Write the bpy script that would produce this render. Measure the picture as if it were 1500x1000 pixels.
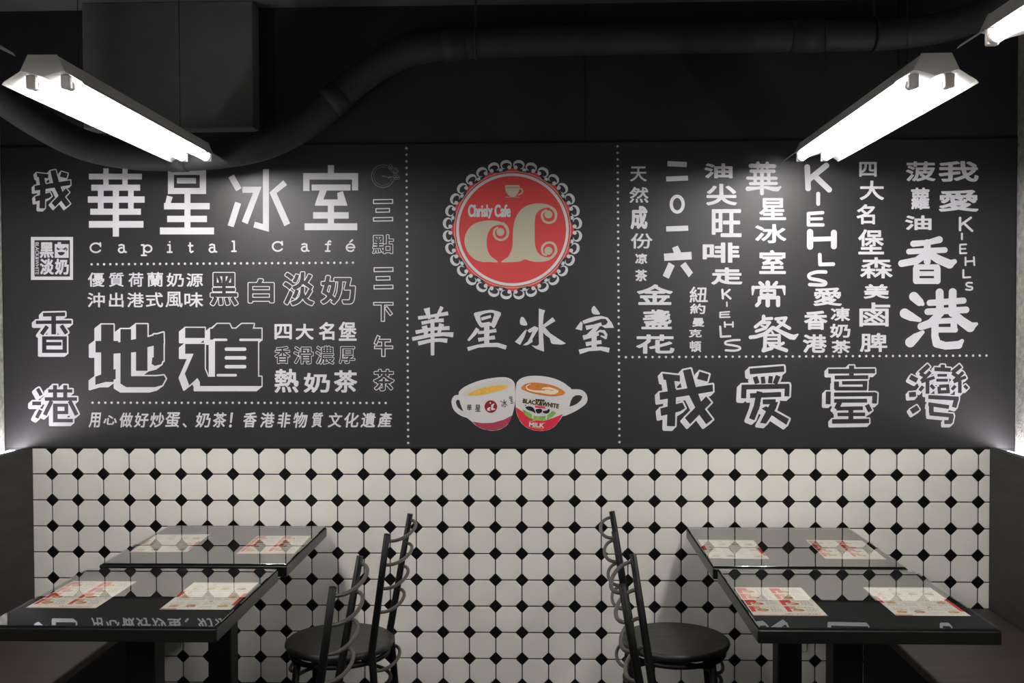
import bpy, bmesh, math, random
import numpy as np
from mathutils import Vector, Matrix

# ------------------------------------------------------------------ clear
for o in list(bpy.data.objects):
    bpy.data.objects.remove(o, do_unlink=True)
S = bpy.context.scene
COL = S.collection
PI = math.pi
random.seed(7)

# ------------------------------------------------------------------ camera
CAM = np.array([0.087, -3.779, 1.529])
FPX = 1472.3
YAW, PITCH, ROLL = -0.0321, -0.0234, -0.0035
def cam_axes():
    cy, sy = math.cos(YAW), math.sin(YAW)
    cp, sp = math.cos(PITCH), math.sin(PITCH)
    cr, sr = math.cos(ROLL), math.sin(ROLL)
    f = np.array([sy*cp, cy*cp, sp]); r = np.array([cy, -sy, 0.0]); u = np.cross(r, f)
    return cr*r + sr*u, -sr*r + cr*u, f
RX, UP, FW = cam_axes()
cd = bpy.data.cameras.new('camera'); cam = bpy.data.objects.new('camera', cd); COL.objects.link(cam)
cd.sensor_width = 36.0; cd.lens = FPX/1500*36.0; cd.clip_start = 0.02; cd.clip_end = 60
cam.matrix_world = Matrix(((RX[0], UP[0], -FW[0], CAM[0]), (RX[1], UP[1], -FW[1], CAM[1]),
                           (RX[2], UP[2], -FW[2], CAM[2]), (0, 0, 0, 1)))
S.camera = cam

# ------------------------------------------------------------------ world, exposure
TUBE_POWER = 14.0        # emission strength of the fluorescent tubes
LED_POWER = 5.5          # emission strength of the ledge strips
w = bpy.data.worlds.new('world'); S.world = w; w.use_nodes = True
bg = w.node_tree.nodes['Background']; bg.inputs[0].default_value = (0.8, 0.9, 1.0, 1); bg.inputs[1].default_value = 0.010
S.view_settings.view_transform = 'Standard'; S.view_settings.look = 'None'
S.view_settings.exposure = 1.86; S.view_settings.gamma = 1.0
S.view_settings.use_curve_mapping = False

# ------------------------------------------------------------------ materials
def mat(name, col, rough=0.6, spec=0.5, metal=0.0, noise=0.0, nscale=8.0, bump=0.0, bscale=60.0, stretch=None, coat=0.0):
    m = bpy.data.materials.new(name); m.use_nodes = True
    nt = m.node_tree; b = nt.nodes['Principled BSDF']
    b.inputs['Base Color'].default_value = (*col, 1); b.inputs['Roughness'].default_value = rough
    b.inputs['Specular IOR Level'].default_value = spec; b.inputs['Metallic'].default_value = metal
    b.inputs['Coat Weight'].default_value = coat; b.inputs['Coat Roughness'].default_value = 0.1
    if noise or bump:
        tc = nt.nodes.new('ShaderNodeTexCoord'); mp = nt.nodes.new('ShaderNodeMapping')
        nt.links.new(tc.outputs['Object'], mp.inputs['Vector'])
        if stretch: mp.inputs['Scale'].default_value = stretch
    if noise:
        n = nt.nodes.new('ShaderNodeTexNoise'); n.inputs['Scale'].default_value = nscale; n.inputs['Detail'].default_value = 6
        nt.links.new(mp.outputs['Vector'], n.inputs['Vector'])
        r = nt.nodes.new('ShaderNodeValToRGB')
        r.color_ramp.elements[0].position = 0.3; r.color_ramp.elements[1].position = 0.7
        r.color_ramp.elements[0].color = (*[max(0, c*(1-noise)) for c in col], 1)
        r.color_ramp.elements[1].color = (*[min(1, c*(1+noise)) for c in col], 1)
        nt.links.new(n.outputs['Fac'], r.inputs['Fac']); nt.links.new(r.outputs['Color'], b.inputs['Base Color'])
    if bump:
        n2 = nt.nodes.new('ShaderNodeTexNoise'); n2.inputs['Scale'].default_value = bscale; n2.inputs['Detail'].default_value = 8
        nt.links.new(mp.outputs['Vector'], n2.inputs['Vector'])
        bp = nt.nodes.new('ShaderNodeBump'); bp.inputs['Strength'].default_value = bump; bp.inputs['Distance'].default_value = 0.01
        nt.links.new(n2.outputs['Fac'], bp.inputs['Height']); nt.links.new(bp.outputs['Normal'], b.inputs['Normal'])
    return m
def emit(name, col, strength):
    m = bpy.data.materials.new(name); m.use_nodes = True
    nt = m.node_tree; nt.nodes.remove(nt.nodes['Principled BSDF'])
    e = nt.nodes.new('ShaderNodeEmission'); e.inputs[0].default_value = (*col, 1); e.inputs[1].default_value = strength
    nt.links.new(e.outputs[0], nt.nodes['Material Output'].inputs[0])
    return m
def glass_mat():
    m = bpy.data.materials.new('table_glass'); m.use_nodes = True
    nt = m.node_tree; nt.nodes.remove(nt.nodes['Principled BSDF'])
    t = nt.nodes.new('ShaderNodeBsdfTransparent'); t.inputs[0].default_value = (0.97, 0.98, 0.97, 1)
    g = nt.nodes.new('ShaderNodeBsdfGlossy'); g.inputs['Roughness'].default_value = 0.004
    f = nt.nodes.new('ShaderNodeFresnel'); f.inputs['IOR'].default_value = 1.78
    ge = nt.nodes.new('ShaderNodeNewGeometry')
    def math_node(op, a, b):               # both faces of a thin sheet together reflect 2F/(1+F); its inner sides pass light
        n = nt.nodes.new('ShaderNodeMath'); n.operation = op
        for k, v in ((0, a), (1, b)):
            if isinstance(v, float): n.inputs[k].default_value = v
            else: nt.links.new(v, n.inputs[k])
        return n.outputs[0]
    F = f.outputs[0]
    sheet = math_node('DIVIDE', math_node('MULTIPLY', F, 2.0), math_node('ADD', F, 1.0))
    fac = math_node('MULTIPLY', sheet, math_node('SUBTRACT', 1.0, ge.outputs['Backfacing']))
    x = nt.nodes.new('ShaderNodeMixShader')
    nt.links.new(fac, x.inputs[0]); nt.links.new(t.outputs[0], x.inputs[1]); nt.links.new(g.outputs[0], x.inputs[2])
    nt.links.new(x.outputs[0], nt.nodes['Material Output'].inputs[0])
    return m

M = dict(
    mural=mat('mural_black', (0.0125, 0.0121, 0.0138), 0.45, 0.72),
    ink=mat('mural_white', (0.68, 0.67, 0.71), 0.6, 0.3),
    inkgrey=mat('mural_grey', (0.20, 0.20, 0.20), 0.6, 0.3),
    red=mat('emblem_red', (0.68, 0.075, 0.075), 0.55, 0.3),
    cream=mat('emblem_cream', (0.56, 0.50, 0.385), 0.55, 0.3),
    cupwhite=mat('cup_white', (0.66, 0.64, 0.65), 0.55, 0.3),
    cupin=mat('cup_inside', (0.62, 0.60, 0.56), 0.55, 0.3),
    cupred=mat('cup_red', (0.68, 0.03, 0.06), 0.55, 0.3),
    cupdark=mat('cup_dark_red', (0.40, 0.055, 0.09), 0.55, 0.3),
    maroon=mat('cup_maroon', (0.30, 0.012, 0.02), 0.55, 0.3),
    tea=mat('tea_yellow', (0.76, 0.45, 0.09), 0.55, 0.3, noise=0.12, nscale=90),
    coffee=mat('coffee_brown', (0.62, 0.20, 0.045), 0.55, 0.3, noise=0.15, nscale=60),
    foam=mat('foam', (0.80, 0.67, 0.52), 0.55, 0.3),
    green=mat('grass_green', (0.22, 0.45, 0.09), 0.55, 0.3, noise=0.25, nscale=120),
    gold=mat('gold_print', (0.50, 0.38, 0.12), 0.55, 0.3),
    ink_dark=mat('dark_print', (0.012, 0.011, 0.016), 0.55, 0.3),
    plaster=mat('black_paint', (0.025, 0.028, 0.029), 0.75, 0.3, noise=0.2, nscale=3, bump=0.06, bscale=90),
    ceiling=mat('ceiling_paint', (0.150, 0.155, 0.155), 0.85, 0.2, noise=0.25, nscale=2, bump=0.15, bscale=40),
    concrete=mat('rough_concrete', (0.40, 0.40, 0.36), 0.9, 0.2, noise=0.3, nscale=45, bump=0.7, bscale=110),
    floor=mat('floor_tile', (0.05, 0.048, 0.045), 0.4, 0.4, noise=0.15, nscale=10),
    tile=mat('white_glaze', (0.80, 0.77, 0.715), 0.3, 0.45, noise=0.035, nscale=4),
    tileblack=mat('black_glaze', (0.006, 0.006, 0.0065), 0.25, 0.4),
    grout=mat('dark_grout', (0.014, 0.0125, 0.0115), 0.9, 0.2),
    tabletop=mat('black_board', (0.0032, 0.0032, 0.0034), 0.8, 0.05, noise=0.1, nscale=20),
    edge=mat('edge_band', (0.0045, 0.0048, 0.0048), 0.3, 0.5),
    glass=glass_mat(),
    blackmetal=mat('black_metal', (0.0045, 0.0045, 0.0048), 0.45, 0.25),
    wood=mat('black_stained_wood', (0.018, 0.0165, 0.0155), 0.42, 0.4, noise=0.9, nscale=7, stretch=(1.5, 12, 6), bump=0.08, bscale=30),
    wire=mat('rung_brown', (0.055, 0.047, 0.043), 0.42, 0.5),
    bench=mat('bench_brown', (0.038, 0.030, 0.0265), 0.5, 0.4, noise=0.25, nscale=5, stretch=(1, 6, 1)),
    benchback=mat('bench_dark', (0.032, 0.031, 0.028), 0.7, 0.3, noise=0.2, nscale=5, stretch=(6, 1, 6)),
    benchfront=mat('bench_black', (0.010, 0.010, 0.010), 0.7, 0.3),
    lamp=mat('lamp_enamel', (0.62, 0.61, 0.57), 0.4, 0.5),
    lampcap=mat('lamp_holder_white', (0.45, 0.43, 0.41), 0.5, 0.4),
    tube=emit('tube_glow', (1.0, 0.98, 0.965), TUBE_POWER),
    led=emit('led_glow', (0.97, 0.91, 1.0), LED_POWER),
    pipe=mat('pipe_black', (0.032, 0.034, 0.034), 0.6, 0.35, noise=0.2, nscale=6),
    paper=mat('menu_paper', (0.80, 0.74, 0.68), 0.6, 0.3),
    menured=mat('menu_red', (0.62, 0.03, 0.025), 0.6, 0.3),
    menupink=mat('menu_salmon', (0.68, 0.30, 0.20), 0.6, 0.3),
    menufood=mat('menu_food', (0.42, 0.16, 0.045), 0.6, 0.3, noise=0.6, nscale=90),
    menugold=mat('menu_food_light', (0.60, 0.42, 0.18), 0.6, 0.3, noise=0.4, nscale=90),
    menutext=mat('menu_text', (0.06, 0.05, 0.05), 0.6, 0.3),
    socket=mat('socket_plastic', (0.62, 0.60, 0.52), 0.4, 0.5),
)

# ------------------------------------------------------------------ object helpers
def link(name, me, m, parent=None):
    o = bpy.data.objects.new(name, me); COL.objects.link(o)
    for x in (m if isinstance(m, (list, tuple)) else [m]): me.materials.append(x)
    if parent is not None: o.parent = parent
    return o
def obj(name, bm, m, parent=None, smooth=False):
    me = bpy.data.meshes.new(name); bm.normal_update(); bm.to_mesh(me); bm.free()
    if smooth:
        for p in me.polygons: p.use_smooth = True
    return link(name, me, m, parent)
def thing(name, label, cat, loc=(0, 0, 0), rotz=0.0, group=None):
    o = bpy.data.objects.new(name, None); COL.objects.link(o); o.empty_display_size = 0.1
    o.location = loc; o.rotation_euler = (0, 0, rotz); o['label'] = label; o['category'] = cat
    if group: o['group'] = group
    return o
def tag(o, label, cat, group=None):
    o['label'] = label; o['category'] = cat
    if group: o['group'] = group
    return o
def struct(o):
    o['kind'] = 'structure'; return o
def dup(root, loc, rotz, label):
    r = root.copy(); COL.objects.link(r); r.location = loc; r.rotation_euler = (0, 0, rotz); r['label'] = label
    for ch in list(root.children):
        c = ch.copy(); COL.objects.link(c); c.parent = r
        for g in list(ch.children):
            d = g.copy(); COL.objects.link(d); d.parent = c
    return r
def add_box(bm, x0, x1, y0, y1, z0, z1, bevel=0.0, mi=0, seg=2):
    vs = [bm.verts.new((x, y, z)) for x in (x0, x1) for y in (y0, y1) for z in (z0, z1)]
    fs = [bm.faces.new([vs[i] for i in q]) for q in ((0, 1, 3, 2), (4, 6, 7, 5), (0, 4, 5, 1), (2, 3, 7, 6), (0, 2, 6, 4), (1, 5, 7, 3))]
    for f in fs: f.material_index = mi
    if bevel:
        es = list({e for f in fs for e in f.edges})
        r = bmesh.ops.bevel(bm, geom=es, offset=bevel, segments=seg, affect='EDGES', profile=0.5)
        for f in r['faces']: f.material_index = mi
def add_tube(bm, pts, rad, n=10, caps=True, closed=False, mi=0):
    pts = [Vector(p) for p in pts]; N = len(pts)
    rads = rad if isinstance(rad, (list, tuple)) else [rad]*N
    rings = []; up = None
    for i in range(N):
        if closed: t = pts[(i+1) % N] - pts[i-1]
        else: t = pts[min(i+1, N-1)] - pts[max(i-1, 0)]
        t.normalize()
        if up is None:
            up = Vector((0, 0, 1)) if abs(t.z) < 0.9 else Vector((1, 0, 0))
        a = (up - t*up.dot(t)).normalized(); b = t.cross(a); up = a
        rings.append([bm.verts.new(pts[i] + (a*math.cos(2*PI*k/n) + b*math.sin(2*PI*k/n))*rads[i]) for k in range(n)])
    for i in range(N if closed else N-1):
        A, B = rings[i], rings[(i+1) % N]
        off = 0
        if closed and i == N-1:
            off = min(range(n), key=lambda s: (A[0].co - B[s].co).length)
        for k in range(n):
            f = bm.faces.new((A[k], A[(k+1) % n], B[(k+1+off) % n], B[(k+off) % n])); f.material_index = mi; f.smooth = True
    if caps and not closed:
        bm.faces.new(rings[0][::-1]).material_index = mi; bm.faces.new(rings[-1]).material_index = mi
def add_lathe(bm, prof, n=48, mi=0, cx=0, cy=0):
    rings = []
    for r, z in prof:
        rings.append([bm.verts.new((cx + r*math.cos(2*PI*k/n), cy + r*math.sin(2*PI*k/n), z)) for k in range(n)])
    for A, B in zip(rings, rings[1:]):
        for k in range(n):
            f = bm.faces.new((A[k], A[(k+1) % n], B[(k+1) % n], B[k])); f.material_index = mi
    bm.faces.new(rings[0][::-1]); bm.faces.new(rings[-1])
def smooth_path(pts, sub=8):
    P = [np.array(p, float) for p in pts]; out = []
    for i in range(len(P)-1):
        p0 = P[max(i-1, 0)]; p1 = P[i]; p2 = P[i+1]; p3 = P[min(i+2, len(P)-1)]
        for k in range(sub):
            t = k/sub
            out.append(0.5*((2*p1) + (-p0+p2)*t + (2*p0-5*p1+4*p2-p3)*t*t + (-p0+3*p1-3*p2+p3)*t**3))
    out.append(P[-1]); return [tuple(p) for p in out]
def closed_smooth(pts, sub=6):
    P = [np.array(p, float) for p in pts]; n = len(P); out = []
    for i in range(n):
        p0, p1, p2, p3 = P[i-1], P[i], P[(i+1) % n], P[(i+2) % n]
        for k in range(sub):
            t = k/sub
            out.append(tuple(0.5*((2*p1) + (-p0+p2)*t + (2*p0-5*p1+4*p2-p3)*t*t + (-p0+3*p1-3*p2+p3)*t**3)))
    return out

# ------------------------------------------------------------------ room dimensions
XL, XR = -1.985, 1.835           # concrete side walls
CEIL = 2.70
TOPZ, BOTZ = 2.183, 1.040        # mural
YEND = -5.2

# ================================================================== STRUCTURE
bm = bmesh.new(); add_box(bm, XL-0.12, XR+0.12, 0.006, 0.16, -0.02, CEIL); wall_back = struct(obj('wall_back', bm, M['plaster']))
bm = bmesh.new()                  # panel joints of the boarding above the mural
for x in (0.243, 1.40, -0.93):
    add_box(bm, x-0.002, x+0.002, 0.0035, 0.0075, TOPZ+0.01, CEIL)
add_box(bm, XL, XR, 0.001, 0.008, TOPZ+0.003, TOPZ+0.006)
struct(obj('trim_1', bm, M['benchfront']))
bm = bmesh.new(); add_box(bm, XL-0.12, XL, YEND, 0.02, -0.02, CEIL); struct(obj('wall_left', bm, M['concrete']))
bm = bmesh.new(); add_box(bm, XR, XR+0.12, YEND, 0.02, -0.02, CEIL); struct(obj('wall_right', bm, M['concrete']))
bm = bmesh.new(); add_box(bm, XL-0.12, XR+0.12, YEND, 0.16, -0.1, 0.0); struct(obj('floor', bm, M['floor']))
bm = bmesh.new(); add_box(bm, XL-0.12, XR+0.12, YEND, 0.16, CEIL, CEIL+0.1); struct(obj('ceiling', bm, M['ceiling']))
# boxed-in beam hanging from the ceiling in the left corner
bm = bmesh.new(); add_box(bm, -1.62, -0.985, -0.085, 0.006, 2.235, CEIL, 0.004); struct(obj('trim_2', bm, M['ceiling']))

# octagon-and-dot tiles: real tiles with a small bevel, set in grout
def clip_poly(poly, x0, x1, z0, z1):
    def cut(P, f):
        out = []
        for i in range(len(P)):
            a, b = P[i-1], P[i]; fa, fb = f(a), f(b)
            if (fa >= 0) != (fb >= 0):
                t = fa/(fa-fb); out.append((a[0]+(b[0]-a[0])*t, a[1]+(b[1]-a[1])*t))
            if fb >= 0: out.append(b)
        return out
    for f in (lambda p: p[0]-x0, lambda p: x1-p[0], lambda p: p[1]-z0, lambda p: z1-p[1]):
        poly = cut(poly, f)
        if len(poly) < 3: return []
    return poly
def tile_wall():
    V, F, MI = [], [], []
    X0, X1, Z0, Z1 = -1.874, 1.741, 0.004, 1.0355
    def put(poly, mi, h, bev):
        poly = clip_poly(poly, X0, X1, Z0, Z1)
        if not poly: return
        P = [poly[0]]
        for p in poly[1:]:
            if math.hypot(p[0]-P[-1][0], p[1]-P[-1][1]) > 1e-4: P.append(p)
        if math.hypot(P[0][0]-P[-1][0], P[0][1]-P[-1][1]) < 1e-4: P.pop()
        if len(P) < 3: return
        cx = sum(p[0] for p in P)/len(P); cz = sum(p[1] for p in P)/len(P)
        rr = max(math.hypot(p[0]-cx, p[1]-cz) for p in P)
        if rr < 0.004: return
        k = 1 - min(bev/rr, 0.4); n = len(P); b = len(V)
        V.extend((p[0], 0.004, p[1]) for p in P); V.extend((p[0], -h+0.0007, p[1]) for p in P)
        V.extend((cx+(p[0]-cx)*k, -h, cz+(p[1]-cz)*k) for p in P)
        for lvl in (0, n):
            for i in range(n):
                j = (i+1) % n; F.append((b+lvl+i, b+lvl+j, b+lvl+n+j, b+lvl+n+i)); MI.append(mi)
        F.append(tuple(b+2*n+i for i in range(n))); MI.append(mi)
    c = 0.0221; g = 0.0021; d = 0.0245
    for j in range(-1, 12):
        for i in range(-2, 37):
            x = -1.8 + 0.1*i; z = 0.938 - 0.1*j
            ox, oz = x+0.05, z+0.05; a = 0.05-g
            put([(ox-a+c, oz-a), (ox+a-c, oz-a), (ox+a, oz-a+c), (ox+a, oz+a-c), (ox+a-c, oz+a), (ox-a+c, oz+a), (ox-a, oz+a-c), (ox-a, oz-a+c)], 0, 0.0, 0.0022)
            put([(x, z-d), (x+d, z), (x, z+d), (x-d, z)], 1, -0.0002, 0.0015)
    b = len(V); V.extend(((X0, 0.0022, Z0), (X1, 0.0022, Z0), (X1, 0.0022, Z1), (X0, 0.0022, Z1))); F.append((b, b+1, b+2, b+3)); MI.append(2)
    me = bpy.data.meshes.new('tile_cladding'); me.from_pydata(V, [], F)
    me.polygons.foreach_set('material_index', MI); me.update()
    return link('tile_cladding', me, [M['tile'], M['tileblack'], M['grout']], wall_back)
tile_wall()

# dark line between tiles and mural, built as a thin black strip
bm = bmesh.new(); add_box(bm, -1.874, 1.741, -0.0015, 0.0065, 1.0357, 1.0435, 0.0008); struct(obj('trim_3', bm, M['benchfront']))

# ================================================================== PRINTED SHAPES ON THE MURAL
def at_wall(u, v, y=0.0):
    """point of the wall under sheet position (u, v) of the printed artwork"""
    d = RX*(u-750)/FPX - UP*(v-500)/FPX + FW
    return CAM + d*((y-CAM[1])/d[1])


def edt1(mask):
    """distance (cells) from every cell to the nearest True cell"""
    n, m = mask.shape; big = 1e6
    g = np.where(mask, 0.0, big)
    for i in range(1, n): g[i] = np.minimum(g[i], g[i-1]+1)
    for i in range(n-2, -1, -1): g[i] = np.minimum(g[i], g[i+1]+1)
    g = g*g; x = np.arange(m); D = (x[:, None]-x[None, :])**2.0
    out = np.empty((n, m))
    for i in range(n): out[i] = np.min(D + g[i][None, :], axis=1)
    return np.sqrt(out)
_gl = {}
def glyph_tris(text):
    if text not in _gl:
        cu = bpy.data.curves.new('type', 'FONT'); cu.body = text; cu.resolution_u = 4
        o = bpy.data.objects.new('type', cu); COL.objects.link(o)
        me = o.to_mesh()
        vs = np.array([(v.co.x, v.co.y) for v in me.vertices]); tr = []
        for p in me.polygons:
            q = list(p.vertices)
            for k in range(1, len(q)-1): tr.append((q[0], q[k], q[k+1]))
        o.to_mesh_clear(); bpy.data.objects.remove(o); bpy.data.curves.remove(cu)
        lo = vs.min(0); hi = vs.max(0); vs = (vs-lo)/(hi-lo)
        vs[:, 1] = 1-vs[:, 1]
        _gl[text] = (vs, tr)
    return _gl[text]

class Fld:
    """signed distance field on a grid of sheet positions"""
    def __init__(s, x0, y0, x1, y1, h):
        s.h = h; s.x0, s.y0 = x0, y0
        s.nx = int((x1-x0)/h)+2; s.ny = int((y1-y0)/h)+2
        s.X, s.Y = np.meshgrid(x0+np.arange(s.nx)*h, y0+np.arange(s.ny)*h)
def seg(X, Y, ax, ay, bx, by, wa, wb):
    dx, dy = bx-ax, by-ay; L = dx*dx+dy*dy+1e-12
    t = np.clip(((X-ax)*dx+(Y-ay)*dy)/L, 0, 1)
    return np.hypot(X-ax-t*dx, Y-ay-t*dy) - (wa+(wb-wa)*t)/2
def polyd(X, Y, P):
    d = np.full(X.shape, 1e9); ins = np.zeros(X.shape, bool)
    for i in range(len(P)):
        ax, ay = P[i-1]; bx, by = P[i]
        d = np.minimum(d, seg(X, Y, ax, ay, bx, by, 0, 0))
        if ay != by:
            c = ((ay > Y) != (by > Y)) & (X < (bx-ax)*(Y-ay)/(by-ay)+ax); ins ^= c
    return np.where(ins, -d, d)
def strokes_sdf(X, Y, fr, st):
    ox, oy, s = fr; d = np.full(X.shape, 1e9); T = lambda p: (ox+p[0]*s, oy+p[1]*s)
    for k in st:
        kind = k[0]
        if kind == 'r':                    # round stroke  ('r', w, p, p, ...)
            P = [T(p) for p in k[2:]]
            for a, b in zip(P, P[1:]): d = np.minimum(d, seg(X, Y, *a, *b, k[1]*s, k[1]*s))
        elif kind == 'f':                  # square-ended stroke, softened corners
            P = [T(p) for p in k[2:]]; w = k[1]*s
            for i, (a, b) in enumerate(zip(P, P[1:])):
                L = math.hypot(b[0]-a[0], b[1]-a[1]); ux, uy = (b[0]-a[0])/L, (b[1]-a[1])/L
                e0 = w/2 if i > 0 else 0; e1 = w/2 if i < len(P)-2 else 0
                cx = (a[0]+b[0])/2+ux*(e1-e0)/2; cy = (a[1]+b[1])/2+uy*(e1-e0)/2
                p = (X-cx)*ux+(Y-cy)*uy; q = -(X-cx)*uy+(Y-cy)*ux; rr = 0.1*w
                qx = np.abs(p)-(L+e0+e1)/2+rr; qy = np.abs(q)-w/2+rr
                d = np.minimum(d, np.hypot(np.maximum(qx, 0), np.maximum(qy, 0))+np.minimum(np.maximum(qx, qy), 0)-rr)
        elif kind == 't':                  # tapered round brush stroke, points (x, y, w)
            P = [(*T(p), p[2]*s) for p in k[1:]]
            for a, b in zip(P, P[1:]): d = np.minimum(d, seg(X, Y, a[0], a[1], b[0], b[1], a[2], b[2]))
        elif kind == 'b':                  # tapered flat-ended brush stroke
            P = [(*T(p), p[2]*s) for p in k[1:]]
            for i, (a, b) in enumerate(zip(P, P[1:])):
                L = math.hypot(b[0]-a[0], b[1]-a[1]); nx, ny = -(b[1]-a[1])/L, (b[0]-a[0])/L
                q = [(a[0]+nx*a[2]/2, a[1]+ny*a[2]/2), (b[0]+nx*b[2]/2, b[1]+ny*b[2]/2), (b[0]-nx*b[2]/2, b[1]-ny*b[2]/2), (a[0]-nx*a[2]/2, a[1]-ny*a[2]/2)]
                d = np.minimum(d, polyd(X, Y, q))
                if i: d = np.minimum(d, np.hypot(X-a[0], Y-a[1])-a[2]/2)
        elif kind == 'p':                  # polygon
            d = np.minimum(d, polyd(X, Y, [T(p) for p in k[1]]))
        elif kind == 's':                  # smooth closed outline
            d = np.minimum(d, polyd(X, Y, [T(p) for p in closed_smooth(k[1], 5)]))
        elif kind == 'x':                  # smooth closed hole
            d = np.maximum(d, -polyd(X, Y, [T(p) for p in closed_smooth(k[1], 5)]))
        elif kind == 'xp':                 # polygon hole
            d = np.maximum(d, -polyd(X, Y, [T(p) for p in k[1]]))
        elif kind == 'q':                  # rectangle x0 y0 x1 y1
            d = np.minimum(d, polyd(X, Y, [T(p) for p in ((k[1], k[2]), (k[3], k[2]), (k[3], k[4]), (k[1], k[4]))]))
        elif kind == 'o':                  # disc
            c = T(k[1]); d = np.minimum(d, np.hypot(X-c[0], Y-c[1])-k[2]*s)
    return d
def bounds(fr, st):
    xs, ys = [], []
    for k in st:
        if k[0] in 'rf': pts = k[2:]; w = k[1]
        elif k[0] in 'tb': pts = k[1:]; w = max(p[2] for p in pts)
        elif k[0] == 'q': pts = [(k[1], k[2]), (k[3], k[4])]; w = 0
        elif k[0] == 'o': pts = [k[1]]; w = 2*k[2]
        else: pts = k[1]; w = 8
        for p in pts:
            xs += [p[0]-w/2, p[0]+w/2]; ys += [p[1]-w/2, p[1]+w/2]
    ox, oy, s = fr
    return ox+min(xs)*s, oy+min(ys)*s, ox+max(xs)*s, oy+max(ys)*s
def march(V, F, f, d, post=None):
    """filled polygons of d<0 appended to V, F (sheet coordinates)"""
    h = f.h; ins = d < 0
    a, b, c, e = ins[:-1, :-1], ins[:-1, 1:], ins[1:, 1:], ins[1:, :-1]
    full = a & b & c & e; part = (a | b | c | e) & ~full
    def P(x, y):
        V.append(post(x, y) if post else (x, y)); return len(V)-1
    for j in np.nonzero(full.any(1))[0]:
        row = full[j]; idx = np.nonzero(np.diff(np.concatenate(([0], row.astype(np.int8), [0]))))[0]
        for s, t in zip(idx[::2], idx[1::2]):
            x0 = f.x0+s*h; x1 = f.x0+t*h; y0 = f.y0+j*h
            F.append((P(x0, y0), P(x1, y0), P(x1, y0+h), P(x0, y0+h)))
    for j, i in zip(*np.nonzero(part)):
        q = [(i, j), (i+1, j), (i+1, j+1), (i, j+1)]; poly = []
        for k in range(4):
            (x0, y0), (x1, y1) = q[k], q[(k+1) % 4]; d0, d1 = d[y0, x0], d[y1, x1]
            if d0 < 0: poly.append((x0, y0))
            if (d0 < 0) != (d1 < 0):
                t = d0/(d0-d1); poly.append((x0+(x1-x0)*t, y0+(y1-y0)*t))
        if len(poly) >= 3: F.append(tuple(P(f.x0+x*h, f.y0+y*h) for x, y in poly))

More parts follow.
